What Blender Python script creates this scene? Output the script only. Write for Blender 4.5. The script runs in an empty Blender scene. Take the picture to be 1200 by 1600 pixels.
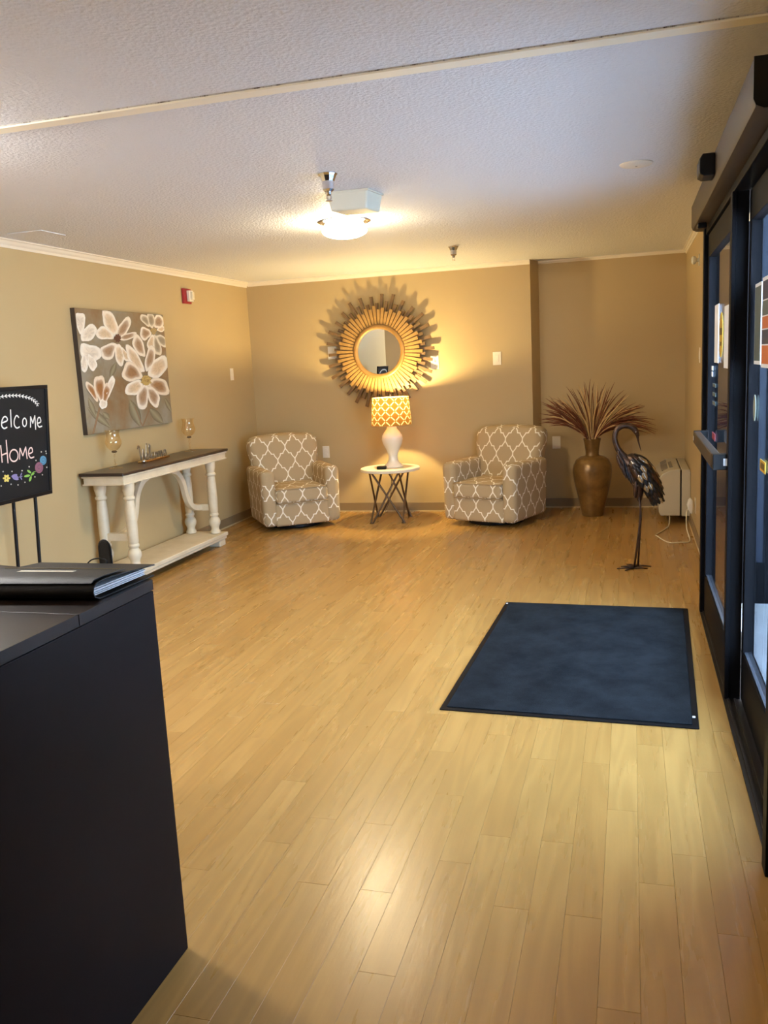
import bpy, math, random
from mathutils import Matrix, Vector
random.seed(7)
PI = math.pi
SC = bpy.context.scene
COL = SC.collection

# ------------------------------------------------------------------ camera
F_PX = 1350.87
YAW, PITCH, ROLL = math.radians(16.189), math.radians(9.644), math.radians(2.918)
fw = Vector((-math.sin(YAW)*math.cos(PITCH), math.cos(YAW)*math.cos(PITCH), -math.sin(PITCH)))
rt = Vector((math.cos(YAW), math.sin(YAW), 0))
dn = fw.cross(rt)
r2 = rt*math.cos(ROLL) + dn*math.sin(ROLL)
d2 = dn*math.cos(ROLL) - rt*math.sin(ROLL)
cam_d = bpy.data.cameras.new('camera')
cam = bpy.data.objects.new('camera', cam_d)
COL.objects.link(cam)
m = Matrix.Identity(4)
for i in range(3):
    m[i][0], m[i][1], m[i][2] = r2[i], -d2[i], -fw[i]
m.translation = (0, 0, 1.6)
cam.matrix_world = m
cam_d.sensor_fit = 'VERTICAL'
cam_d.sensor_height = 24
cam_d.lens = F_PX/1600*24
cam_d.clip_start = 0.02
SC.camera = cam

# ------------------------------------------------------------------ world, light, exposure
W = bpy.data.worlds.new('world')
SC.world = W
W.use_nodes = True
bg = W.node_tree.nodes['Background']
bg.inputs[0].default_value = (0.54, 0.73, 1.0, 1)
bg.inputs[1].default_value = 24.0
sun_d = bpy.data.lights.new('sun', 'SUN')
sun_d.energy = 420.0; sun_d.angle = 0.01; sun_d.color = (0.80, 0.88, 1.0)
sun = bpy.data.objects.new('sun', sun_d); COL.objects.link(sun)
sun.rotation_euler = (0, math.radians(-42), math.radians(20))
SC.view_settings.view_transform = 'Standard'
SC.view_settings.look = 'None'
SC.view_settings.exposure = -0.22
SC.view_settings.gamma = 1.0
SC.view_settings.use_curve_mapping = False
LIGHT_CEIL = 165.0        # emission strength of the glowing domes
LIGHT_DESK = 270.0
LIGHT_LAMP = 170.0        # watts of the table lamp bulb
LIGHT_HALL = 700.0
WARM = (1.0, 0.81, 0.50)
NEUTRAL = (1.0, 0.98, 0.95)

# sampling portal in the doorway: emits nothing, only guides rays to the sky
_pl = bpy.data.lights.new('door_portal', 'AREA')
_pl.shape = 'RECTANGLE'; _pl.size = 2.3; _pl.size_y = 2.8; _pl.cycles.is_portal = True
_po = bpy.data.objects.new('door_portal', _pl); COL.objects.link(_po)
_po.location = (0.62, 4.07, 1.15); _po.rotation_euler = (0, PI/2, 0)

# ------------------------------------------------------------------ node helpers / materials
def lin(c):
    return tuple((x/12.92 if x <= 0.04045 else ((x+0.055)/1.055)**2.4) for x in c)
def rgb(r, g, b):
    return lin((r/255, g/255, b/255)) + (1,)

class NT:
    def __init__(self, mat):
        self.t = mat.node_tree; self.n = self.t.nodes; self.l = self.t.links
    def new(self, typ, **kw):
        nd = self.n.new(typ)
        for k, v in kw.items(): setattr(nd, k, v)
        return nd
    def put(self, sock, v):
        if hasattr(v, 'links') or hasattr(v, 'is_output'): self.l.new(v, sock)
        else: sock.default_value = v
    def math(self, op, a, b=0.0, clamp=False):
        nd = self.new('ShaderNodeMath', operation=op, use_clamp=clamp)
        self.put(nd.inputs[0], a); self.put(nd.inputs[1], b); return nd.outputs[0]
    def vm(self, op, a, b=(0, 0, 0), out=0):
        nd = self.new('ShaderNodeVectorMath', operation=op)
        self.put(nd.inputs[0], a)
        if op == 'SCALE': self.put(nd.inputs['Scale'], b)
        else: self.put(nd.inputs[1], b)
        return nd.outputs[out]
    def mix(self, fac, a, b, blend='MIX'):
        nd = self.new('ShaderNodeMix', data_type='RGBA', blend_type=blend)
        self.put(nd.inputs[0], fac); self.put(nd.inputs[6], a); self.put(nd.inputs[7], b)
        return nd.outputs[2]
    def ramp(self, fac, stops):
        nd = self.new('ShaderNodeValToRGB')
        cr = nd.color_ramp
        while len(cr.elements) < len(stops): cr.elements.new(0.5)
        for e, (p, c) in zip(cr.elements, stops):
            e.position = p; e.color = c
        self.put(nd.inputs[0], fac); return nd.outputs[0]
    def noise(self, vec, scale, detail=3, rough=0.5):
        nd = self.new('ShaderNodeTexNoise')
        nd.inputs['Scale'].default_value = scale; nd.inputs['Detail'].default_value = detail
        nd.inputs['Roughness'].default_value = rough
        if vec is not None: self.l.new(vec, nd.inputs['Vector'])
        return nd.outputs['Fac']
    def coord(self, which='Object'):
        return self.new('ShaderNodeTexCoord').outputs[which]
    def pos(self):
        return self.new('ShaderNodeNewGeometry').outputs['Position']
    def bump(self, h, strength, dist=0.01):
        nd = self.new('ShaderNodeBump')
        nd.inputs['Strength'].default_value = strength; nd.inputs['Distance'].default_value = dist
        self.l.new(h, nd.inputs['Height']); return nd.outputs[0]
    def sep(self, v):
        nd = self.new('ShaderNodeSeparateXYZ'); self.l.new(v, nd.inputs[0]); return nd.outputs
    def comb(self, x, y, z=0.0):
        nd = self.new('ShaderNodeCombineXYZ')
        self.put(nd.inputs[0], x); self.put(nd.inputs[1], y); self.put(nd.inputs[2], z); return nd.outputs[0]

def mat(name, color, rough=0.5, metal=0.0, var=0.0, vscale=8.0, bump=0.0, bscale=60.0, spec=0.5, color2=None, coat=0.0):
    M_ = bpy.data.materials.new(name); M_.use_nodes = True
    N = NT(M_); b = N.n['Principled BSDF']
    b.inputs['Base Color'].default_value = color
    b.inputs['Roughness'].default_value = rough
    b.inputs['Metallic'].default_value = metal
    b.inputs['Specular IOR Level'].default_value = spec
    b.inputs['Coat Weight'].default_value = coat
    if var or bump or color2:
        c = N.coord('Object')
        if var or color2:
            f = N.noise(c, vscale, 4, 0.6)
            c2 = color2 or tuple(x*(1-var) for x in color[:3]) + (1,)
            N.l.new(N.mix(N.ramp(f, [(0.3, (0, 0, 0, 1)), (0.7, (1, 1, 1, 1))]), color, c2), b.inputs['Base Color'])
        if bump:
            N.l.new(N.bump(N.noise(c, bscale, 3), bump, 0.01), b.inputs['Normal'])
    return M_

def emis(name, color, strength):
    M_ = bpy.data.materials.new(name); M_.use_nodes = True
    N = NT(M_); b = N.n['Principled BSDF']
    b.inputs['Base Color'].default_value = (0.8, 0.8, 0.8, 1)
    b.inputs['Emission Color'].default_value = color + (1,)
    b.inputs['Emission Strength'].default_value = strength
    return M_

def vcol_mat(name, rough=0.8):
    M_ = bpy.data.materials.new(name); M_.use_nodes = True
    N = NT(M_); b = N.n['Principled BSDF']
    a = N.new('ShaderNodeVertexColor'); a.layer_name = 'Col'
    f = N.noise(N.coord('Object'), 45, 4, 0.7)
    N.l.new(N.mix(N.math('MULTIPLY', f, 0.35), a.outputs[0], rgb(150, 120, 90)), b.inputs['Base Color'])
    b.inputs['Roughness'].default_value = rough
    return M_

# ---- walls
def wall_mat():
    M_ = bpy.data.materials.new('tan_wall_paint'); M_.use_nodes = True
    N = NT(M_); b = N.n['Principled BSDF']
    p = N.pos()
    f = N.noise(p, 1.3, 3)
    N.l.new(N.mix(f, rgb(181, 157, 113), rgb(187, 164, 120)), b.inputs['Base Color'])
    b.inputs['Roughness'].default_value = 0.55
    N.l.new(N.bump(N.noise(p, 220, 2), 0.08, 0.004), b.inputs['Normal'])
    return M_
M_wall = wall_mat()

def ceil_mat():
    M_ = bpy.data.materials.new('textured_ceiling_paint'); M_.use_nodes = True
    N = NT(M_); b = N.n['Principled BSDF']
    p = N.pos()
    b.inputs['Base Color'].default_value = rgb(224, 225, 229)
    b.inputs['Roughness'].default_value = 0.62
    b.inputs['Specular IOR Level'].default_value = 0.3
    v = N.new('ShaderNodeTexVoronoi'); v.inputs['Scale'].default_value = 60
    N.l.new(p, v.inputs['Vector'])
    h = N.math('ADD', N.noise(p, 75, 4, 0.6), N.math('MULTIPLY', v.outputs['Distance'], 0.5))
    N.l.new(N.bump(h, 0.55, 0.012), b.inputs['Normal'])
    return M_
M_ceil = ceil_mat()

# ---- floor planks
PLANK_W, PLANK_L = 0.104, 0.985
def floor_mat():
    M_ = bpy.data.materials.new('laminate_oak'); M_.use_nodes = True
    N = NT(M_); b = N.n['Principled BSDF']
    g = N.new('ShaderNodeNewGeometry')
    oi = N.new('ShaderNodeObjectInfo')
    rnd = N.math('FRACT', N.math('ADD', N.math('MULTIPLY', oi.outputs['Random'], 17.31), N.math('MULTIPLY', g.outputs['Random Per Island'], 9.17)))
    s = N.sep(g.outputs['Position'])
    gx = N.math('ADD', s[0], N.math('MULTIPLY', rnd, 13.0))
    gy = N.math('ADD', s[1], N.math('MULTIPLY', rnd, 31.0))
    v1 = N.comb(N.math('MULTIPLY', gx, 9.0), N.math('MULTIPLY', gy, 0.75), 0)
    n1 = N.noise(v1, 1.0, 4, 0.55)
    # cathedral rings from a distorted distance
    ring = N.math('SINE', N.math('MULTIPLY', N.noise(v1, 1.0, 1, 0.4), 42.0))
    v2 = N.comb(N.math('MULTIPLY', gx, 110.0), N.math('MULTIPLY', gy, 1.6), 0)
    n2 = N.noise(v2, 1.0, 3, 0.6)
    base = N.ramp(rnd, [(0.0, rgb(170, 129, 69)), (0.35, rgb(176, 136, 75)), (0.7, rgb(182, 142, 80)), (1.0, rgb(172, 131, 71))])
    c = N.mix(N.math('MULTIPLY', N.math('ADD', N.math('MULTIPLY', ring, 0.5), 0.5), 0.24), base, rgb(124, 88, 42))
    c = N.mix(N.math('MULTIPLY', n2, 0.34), c, rgb(142, 106, 55))
    N.l.new(c, b.inputs['Base Color'])
    rough = N.math('ADD', 0.20, N.math('MULTIPLY', n1, 0.16))
    N.l.new(rough, b.inputs['Roughness'])
    b.inputs['Specular IOR Level'].default_value = 0.5
    v3 = N.comb(N.math('MULTIPLY', gx, 95.0), N.math('MULTIPLY', gy, 13.0), 0)
    h = N.math('ADD', N.noise(v3, 1.0, 2, 0.5), N.math('MULTIPLY', N.noise(N.pos(), 3.0, 2), 1.5))
    N.l.new(N.bump(h, 0.10, 0.004), b.inputs['Normal'])
    return M_
M_floor = floor_mat()
M_under = mat('floor_gap_brown', rgb(110, 82, 50), 0.8)
M_white = mat('white_trim_paint', rgb(232, 222, 204), 0.4)
M_base = mat('taupe_vinyl_base', rgb(138, 117, 86), 0.5)
M_plate = mat('ivory_plastic', rgb(236, 226, 206), 0.35)
M_black = mat('black_metal', rgb(14, 14, 16), 0.4, spec=0.25)
M_bronze_al = mat('dark_bronze_aluminium', rgb(16, 16, 19), 0.5, 0.0, spec=0.06)
M_header = mat('bronze_header', rgb(62, 52, 44), 0.42, 0.3, spec=0.3)
M_chrome = mat('chrome', (0.75, 0.75, 0.78, 1), 0.12, 1.0)
M_steel = mat('brushed_pewter', rgb(120, 104, 88), 0.32, 0.9)
M_red = mat('red_plastic', rgb(150, 26, 40), 0.4)

# ------------------------------------------------------------------ mesh helpers
class MB:
    def __init__(self):
        self.v = []; self.f = []; self.c = None; self.uv = None
    def add(self, vs, fs):
        o = len(self.v)
        self.v += [tuple(x) for x in vs]; self.f += [tuple(i+o for i in f) for f in fs]
        return self
    def box(self, x0, x1, y0, y1, z0, z1, M=None):
        vs = [(x, y, z) for z in (z0, z1) for y in (y0, y1) for x in (x0, x1)]
        if M is not None: vs = [tuple(M @ Vector(p)) for p in vs]
        return self.add(vs, [(0, 2, 3, 1), (4, 5, 7, 6), (0, 1, 5, 4), (2, 6, 7, 3), (0, 4, 6, 2), (1, 3, 7, 5)])
    def prism(self, poly, h0, h1, M=None):
        n = len(poly)
        vs = [(x, y, h0) for x, y in poly] + [(x, y, h1) for x, y in poly]
        if M is not None: vs = [tuple(M @ Vector(p)) for p in vs]
        fs = [tuple(range(n-1, -1, -1)), tuple(range(n, 2*n))] + [(i, (i+1) % n, n+(i+1) % n, n+i) for i in range(n)]
        return self.add(vs, fs)
    def lathe(self, prof, n=32, c=(0, 0, 0), cap=True):
        vs = []; fs = []
        for r, z in prof:
            for k in range(n):
                a = 2*PI*k/n; vs.append((c[0]+r*math.cos(a), c[1]+r*math.sin(a), c[2]+z))
        for i in range(len(prof)-1):
            for k in range(n):
                k2 = (k+1) % n; fs.append((i*n+k, i*n+k2, (i+1)*n+k2, (i+1)*n+k))
        if cap:
            fs.append(tuple(range(n-1, -1, -1))); t = (len(prof)-1)*n; fs.append(tuple(range(t, t+n)))
        return self.add(vs, fs)
    def tube(self, pts, radii, n=8, cap=True, flat=1.0):
        pts = [Vector(p) for p in pts]
        if not hasattr(radii, '__len__'): radii = [radii]*len(pts)
        vs = []; fs = []
        up = None
        for i, p in enumerate(pts):
            t = (pts[min(i+1, len(pts)-1)] - pts[max(i-1, 0)]).normalized()
            if up is None:
                a = Vector((0, 0, 1)) if abs(t.z) < 0.9 else Vector((0, 1, 0))
                up = (a - t*a.dot(t)).normalized()
            else:
                up = up - t*up.dot(t)
                up = up.normalized() if up.length > 1e-6 else Vector((1, 0, 0))
            s = t.cross(up)
            for k in range(n):
                a = 2*PI*k/n
                vs.append(p + (s*math.cos(a) + up*math.sin(a)*flat)*radii[i])
        for i in range(len(pts)-1):
            for k in range(n):
                k2 = (k+1) % n; fs.append((i*n+k, i*n+k2, (i+1)*n+k2, (i+1)*n+k))
        if cap:
            fs.append(tuple(range(n-1, -1, -1))); t = (len(pts)-1)*n; fs.append(tuple(range(t, t+n)))
        return self.add(vs, fs)
    def sphere(self, c, r, nu=16, nv=10, M=None):
        rx, ry, rz = (r, r, r) if not hasattr(r, '__len__') else r
        vs = []
        for j in range(nv+1):
            t = PI*j/nv
            for k in range(nu):
                a = 2*PI*k/nu
                q = Vector((rx*math.sin(t)*math.cos(a), ry*math.sin(t)*math.sin(a), rz*math.cos(t)))
                if M is not None: q = M @ q
                vs.append(q + Vector(c))
        fs = []
        for j in range(nv):
            for k in range(nu):
                k2 = (k+1) % nu; fs.append((j*nu+k, (j+1)*nu+k, (j+1)*nu+k2, j*nu+k2))
        return self.add(vs, fs)
    def build(self, name, material, parent=None, smooth=False, bevel=0, loc=None, rotz=0, uv=None, cols=None, seg=2, angle=35):
        me = bpy.data.meshes.new(name)
        me.from_pydata([tuple(p) for p in self.v], [], self.f)
        me.update(calc_edges=True)
        if material: me.materials.append(material)
        if uv:
            lay = me.uv_layers.new(name='UVMap')
            for i, l in enumerate(me.loops): lay.data[i].uv = uv[i]
        if cols:
            ca = me.color_attributes.new('Col', 'FLOAT_COLOR', 'POINT')
            for i, c in enumerate(cols): ca.data[i].color = c
        o = bpy.data.objects.new(name, me); COL.objects.link(o)
        if parent: o.parent = parent
        if loc is not None: o.location = loc
        if rotz: o.rotation_euler[2] = rotz
        if bevel:
            b = o.modifiers.new('bevel', 'BEVEL'); b.width = bevel; b.segments = seg; b.limit_method = 'ANGLE'; b.angle_limit = math.radians(40)
        if smooth:
            for p in me.polygons: p.use_smooth = True
            if smooth != 'all':
                me.set_sharp_from_angle(angle=math.radians(angle))
        return o

def thing(name, label, cat, loc=(0, 0, 0), rotz=0, group=None):
    o = bpy.data.objects.new(name, None); COL.objects.link(o)
    o.empty_display_size = 0.1
    o.location = loc; o.rotation_euler = (0, 0, rotz); o['label'] = label; o['category'] = cat
    if group: o['group'] = group
    return o
def tag(o, label, cat, group=None):
    o['label'] = label; o['category'] = cat
    if group: o['group'] = group
    return o
def struct(o, label=None):
    o['kind'] = 'structure'
    if label: o['label'] = label
    return o
def sempty(name, label=None):
    o = bpy.data.objects.new(name, None); COL.objects.link(o); return struct(o, label)
def copy_tree(o, parent=None):
    c = o.copy(); COL.objects.link(c); c.parent = parent
    for ch in list(o.children): copy_tree(ch, c)
    return c
def smoothpath(pts, n=6):
    P = [Vector(p) for p in pts]; out = []
    for i in range(len(P)-1):
        p0 = P[max(i-1, 0)]; p1 = P[i]; p2 = P[i+1]; p3 = P[min(i+2, len(P)-1)]
        for k in range(n):
            t = k/n
            out.append(0.5*((2*p1) + (p2-p0)*t + (2*p0-5*p1+4*p2-p3)*t*t + (3*p1-p0-3*p2+p3)*t**3))
    out.append(P[-1]); return out
def lerps(vals, n):
    out = []
    for i in range(len(vals)-1):
        for k in range(n): out.append(vals[i] + (vals[i+1]-vals[i])*k/n)
    out.append(vals[-1]); return out

# ================================================================== SETTING
XL, YB, YN, XR, ZC = -4.09, 9.082, 9.30, 0.53, 2.57
YF, XH, YLEND = -3.2, -6.6, 3.3
DY0, DY1 = 2.69, 5.45      # door opening along y
DZ = 2.24                  # door opening height

# floor: base slab, planks as parts
fl = struct(MB().box(XH, XR, YF, YN, -0.08, -0.012).build('floor', M_under), 'light oak laminate plank floor')
def plank_mesh(L, w=PLANK_W):
    g = 0.0002; c = 0.0006; h = 0.012
    x0, x1, y0, y1 = g, w-g, g, L-g
    mb = MB()
    vs = [(x0, y0, -h), (x1, y0, -h), (x1, y1, -h), (x0, y1, -h), (x0, y0, -c), (x1, y0, -c), (x1, y1, -c), (x0, y1, -c),
          (x0+c, y0+c, 0), (x1-c, y0+c, 0), (x1-c, y1-c, 0), (x0+c, y1-c, 0)]
    fs = [(8, 9, 10, 11)]
    for a in (0, 4):
        for i in range(4): fs.append((a+i, a+(i+1) % 4, a+4+(i+1) % 4, a+4+i))
    return vs, fs
spots = []
row = 0
x = XL
i0 = int((XH - XL)/PLANK_W) - 1
for r in range(i0, int((XR-XL)/PLANK_W)+1):
    x0 = -0.084 + PLANK_W*r - PLANK_W*0 + math.floor((XL+0.084)/PLANK_W)*PLANK_W
    w = PLANK_W
    if x0 >= XR - 0.01 or x0 + w <= XH: continue
    if x0 + w > XR: w = XR - x0
    off = [2.318, 2.70, 2.318, 2.95, 2.52, 2.70][r % 6]
    k = -7
    while True:
        ya = off + PLANK_L*k; yb = ya + PLANK_L; k += 1
        if ya >= YN - 0.005: break
        if yb <= YF: continue
        ya = max(ya, YF); yb = min(yb, YN)
        if x0 < XL - 0.05 and ya > YLEND: continue
        spots.append((x0, ya, w, yb-ya))
def in_view(s):
    cx, cy = s[0]+s[2]/2, s[1]+s[3]/2
    p = Vector((cx, cy, 0)) - Vector((0, 0, 1.6))
    z = p.dot(fw)
    if z < 0.5: return False
    u = 600 + F_PX*p.dot(r2)/z; v = 800 + F_PX*p.dot(d2)/z
    if cx < -1.25 and cy < 2.2: return False
    return -60 < u < 1260 and v < 1660 and cx > XL-0.05
vis = sorted([s for s in spots if in_view(s)], key=lambda s: (s[0]**2 + (s[1]+s[3]/2)**2))
parts = vis[:298]
rest = [s for s in spots if s not in set(parts)]
cache = {}
for s in parts:
    key = (round(s[2], 4), round(s[3], 4))
    if key not in cache:
        vs, fs = plank_mesh(s[3], s[2])
        o = MB().add(vs, fs).build('plank', M_floor, fl); cache[key] = o.data
    else:
        o = bpy.data.objects.new('plank', cache[key]); COL.objects.link(o); o.parent = fl
    o.location = (s[0], s[1], 0)
mb = MB()
for s in rest:
    vs, fs = plank_mesh(s[3], s[2])
    mb.add([(a+s[0], b+s[1], c) for a, b, c in vs], fs)
o = mb.build('distant_planks', M_floor, fl); o['kind'] = 'stuff'

# ceiling
struct(MB().box(XH-0.1, XR+0.3, YF-0.1, YN+0.3, ZC, ZC+0.1).build('ceiling', M_ceil), 'white textured ceiling')
# walls
struct(MB().box(XL-0.12, XL, YLEND, YB+0.2, -0.05, ZC).build('wall_left', M_wall), 'tan left wall')
struct(MB().prism([(XL, YB), (-0.977, YB), (-0.914, YN), (-0.914, YN+0.15), (XL, YN+0.15)], -0.05, ZC).build('wall_back', M_wall), 'tan back wall')
struct(MB().box(-0.914, XR+0.12, YN, YN+0.15, -0.05, ZC).build('wall_alcove', M_wall), 'tan wall of the shallow alcove')
mb = MB()
mb.box(XR, XR+0.12, DY1+0.07, YN, -0.05, ZC)
mb.box(XR, XR+0.12, YF, DY0-0.07, -0.05, ZC)
mb.box(XR, XR+0.12, DY0-0.07, DY1+0.07, DZ+0.06, ZC)
struct(mb.build('wall_right', M_wall), 'tan wall around the glass entrance')
struct(MB().box(XH, XR, YF-0.12, YF, -0.05, ZC).build('wall_front', M_wall))
struct(MB().box(XH-0.12, XH, YF, YLEND+0.12, -0.05, ZC).build('wall_hall', M_wall))
struct(MB().box(XH, XL-0.12, YLEND, YLEND+0.12, -0.05, ZC).build('wall_hall_end', M_wall))

# crown mouldings: profile swept along a line
def crown(name, p0, p1, inward, h=0.055, d=0.045):
    prof = [(0, -h), (0.006, -h), (0.010, -h*0.72), (0.022, -h*0.5), (d*0.75, -h*0.22), (d, -0.008), (d, 0), (0, 0)]
    mb = MB()
    vs = []
    for p in (p0, p1):
        for a, b in prof: vs.append((p[0]+inward[0]*a, p[1]+inward[1]*a, ZC-0.0005+b))
    n = len(prof)
    fs = [tuple(range(n)), tuple(range(2*n-1, n-1, -1))] + [(i, n+i, n+(i+1) % n, (i+1) % n) for i in range(n)]
    mb.add(vs, fs)
    return struct(mb.build(name, M_white))
crown('trim_1', (XL, YLEND), (XL, YB), (1, 0))
crown('trim_2', (XL+0.02, YB), (-0.977, YB), (0, -1), 0.045, 0.035)
crown('trim_3', (-0.914, YN), (XR, YN), (0, -1), 0.03, 0.03)
crown('trim_4', (XR, DY1+0.2), (XR, YN), (-1, 0), 0.04, 0.035)
M_strip = mat('cream_batten_paint', rgb(252, 244, 222), 0.45)
# batten strip over the ceiling seam
st = struct(MB().box(XL, XR, 2.98, 3.045, ZC-0.010, ZC-0.0005).build('trim_5', M_strip, bevel=0.003), 'cream batten strip across the ceiling')
M_caulk = bpy.data.materials.new('cracked_caulk'); M_caulk.use_nodes = True
N = NT(M_caulk); b_ = N.n['Principled BSDF']; b_.inputs['Roughness'].default_value = 0.9
ff = N.noise(N.comb(N.math('MULTIPLY', N.sep(N.pos())[0], 14.0), 0, 0), 1.0, 5, 0.8)
N.l.new(N.ramp(ff, [(0.50, rgb(200, 192, 178)), (0.60, rgb(80, 64, 48))]), b_.inputs['Base Color'])
MB().box(XL, XR, 2.9765, 2.9795, ZC-0.004, ZC-0.0005).build('caulk_line', M_caulk, st)

# baseboards
def base(name, poly_x0, poly_x1, y0, y1):
    o = MB().box(poly_x0, poly_x1, y0, y1, 0.008, 0.10).build(name, M_base, bevel=0.003)
    return struct(o)
M_quarter = mat('cream_edge_strip', rgb(206, 184, 140), 0.5)
def edge(par, x0, x1, y0, y1):
    MB().box(x0, x1, y0, y1, 0.0005, 0.012).build('edge_strip', M_quarter, par)
b1 = base('baseboard_left', XL, XL+0.008, YLEND, YB-0.001); edge(b1, XL, XL+0.013, YLEND, YB-0.001)
b2 = base('baseboard_back', XL+0.009, -0.977, YB-0.008, YB); edge(b2, XL+0.014, -0.977, YB-0.013, YB)
b3 = base('baseboard_alcove', -0.91, XR-0.009, YN-0.008, YN); edge(b3, -0.91, XR-0.014, YN-0.013, YN)
b4 = base('baseboard_right', XR-0.008, XR, DY1+0.08, YN-0.001); edge(b4, XR-0.013, XR, DY1+0.08, YN-0.001)

# ================================================================== GLASS ENTRANCE DOOR
def facing_fresnel(N, f0=0.04):
    lw = N.new('ShaderNodeLayerWeight'); lw.inputs[0].default_value = 0.5
    return N.math('ADD', f0, N.math('MULTIPLY', N.math('POWER', lw.outputs['Facing'], 5.0), 1-f0))
def glass_mat(name, tint):
    M_ = bpy.data.materials.new(name); M_.use_nodes = True
    N = NT(M_); N.n.remove(N.n['Principled BSDF'])
    out = N.n['Material Output']
    tr = N.new('ShaderNodeBsdfTransparent'); tr.inputs[0].default_value = tint
    gl = N.new('ShaderNodeBsdfGlossy'); gl.inputs['Roughness'].default_value = 0.0
    fr = facing_fresnel(N)
    mx = N.new('ShaderNodeMixShader')
    N.l.new(fr, mx.inputs[0]); N.l.new(tr.outputs[0], mx.inputs[1]); N.l.new(gl.outputs[0], mx.inputs[2])
    N.l.new(mx.outputs[0], out.inputs[0])
    return M_
M_glass = glass_mat('door_glass', (0.86, 0.92, 0.95, 1))
d1 = sempty('door_1', 'dark bronze automatic sliding glass entrance door')
MB().box(0.405, 0.56, DY1, DY1+0.07, 0.0, DZ+0.06).build('jamb', M_bronze_al, d1, bevel=0.003)
MB().box(0.39, 0.56, DY0-0.07, DY0, 0.0, DZ+0.06).build('jamb', M_bronze_al, d1, bevel=0.003)
MB().box(0.415, 0.56, DY0, DY1, DZ, DZ+0.06).build('head_rail', M_bronze_al, d1, bevel=0.003)
mb = MB(); mb.box(0.405, 0.60, DY0, DY1, 0.0005, 0.008)
for xx in (0.42, 0.45, 0.53, 0.56): mb.box(xx, xx+0.010, DY0, DY1, 0.008, 0.016)
mb.build('threshold', mat('dark_threshold', rgb(45, 40, 36), 0.45, 0.3), d1)
def panel(y0, y1, xf, botz, label):
    p = bpy.data.objects.new('door_panel', None); COL.objects.link(p); p.parent = d1; p['label'] = label
    xb = xf+0.045
    MB().box(xf, xb, y1-0.06, y1, 0.02, DZ-0.005).build('stile', M_bronze_al, p, bevel=0.002)
    MB().box(xf, xb, y0, y0+0.06, 0.02, DZ-0.005).build('stile', M_bronze_al, p, bevel=0.002)
    MB().box(xf, xb, y0+0.06, y1-0.06, 0.02, botz).build('bottom_rail', M_bronze_al, p, bevel=0.002)
    MB().box(xf, xb, y0+0.06, y1-0.06, DZ-0.13, DZ-0.005).build('top_rail', M_bronze_al, p, bevel=0.002)
    MB().box(xf+0.02, xf+0.026, y0+0.058, y1-0.058, botz-0.005, DZ-0.125).build('glass_pane', M_glass, p)
    MB().box(xf+0.006, xf+0.019, y0+0.06, y1-0.06, botz, botz+0.008).build('glazing_bead', M_chrome2, p)
    return p
M_chrome2 = mat('satin_aluminium', rgb(150, 160, 175), 0.25, 0.9)
pf = panel(4.06, DY1-0.002, 0.428, 0.25, 'far sliding glass panel with push bar')
pn = panel(DY0+0.002, 4.035, 0.478, 0.25, 'near sliding glass panel with posters')
# interlocking meeting stile (heavy mullion)
MB().box(0.408, 0.427, 4.03, 4.10, 0.012, DZ-0.002).build('mullion', M_bronze_al, d1, bevel=0.003)
MB().box(0.425, 0.476, 4.036, 4.058, 0.012, DZ-0.002).build('mullion', M_bronze_al, d1)
# header operator housing
hd = [(0.345, 2.42), (0.345, 2.305), (0.352, 2.288), (0.372, 2.278), (0.50, 2.272), (0.529, 2.275), (0.529, 2.42)]
mb = MB(); n = len(hd); vs = [(a, y, c) for y in (2.88, 5.60) for a, c in hd]
mb.add(vs, [tuple(range(n-1, -1, -1)), tuple(range(n, 2*n))] + [(i, (i+1) % n, n+(i+1) % n, n+i) for i in range(n)])
h_o = mb.build('header', M_header, d1, smooth=True)
mb = MB(); mb.add([(a+(-0.002 if a < 0.36 else 0), y, c) for y in (2.868, 2.8795) for a, c in hd], [tuple(range(n-1, -1, -1)), tuple(range(n, 2*n))] + [(i, (i+1) % n, n+(i+1) % n, n+i) for i in range(n)])
mb.build('end_cap', M_black, h_o)
MB().prism([(0.282, 2.335), (0.300, 2.325), (0.3445, 2.325), (0.3445, 2.415), (0.296, 2.415), (0.282, 2.395)], -4.24, -4.10, Matrix(((1, 0, 0, 0), (0, 0, -1, 0), (0, 1, 0, 0), (0, 0, 0, 1)))).build('motion_sensor', M_black, h_o, bevel=0.004)
MB().box(0.352, 0.40, 5.20, 5.28, 2.248, 2.277).build('safety_sensor', M_black, h_o, bevel=0.006)
# push bar on the far panel
pb = bpy.data.objects.new('push_bar', None); COL.objects.link(pb); pb.parent = d1; pb['label'] = 'dark push bar across the far glass panel'
MB().box(0.345, 0.385, 4.12, 5.28, 1.068, 1.134).build('bar', M_header, pb, bevel=0.006)
MB().box(0.348, 0.427, 4.06, 4.12, 1.066, 1.136).build('end_bracket', M_black, pb, bevel=0.004)
MB().box(0.348, 0.427, 5.28, 5.31, 1.066, 1.136).build('end_bracket', M_black, pb, bevel=0.004)
M_paper = mat('white_paper', rgb(225, 228, 235), 0.7)
mb = MB().box(0.392, 0.418, 4.0590, 4.0598, 1.085, 1.117); mb.build('sticker', M_paper, pb)
mb = MB().box(0.3440, 0.3448, 5.235, 5.265, 1.085, 1.11); mb.build('sticker', M_paper, pb)
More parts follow.
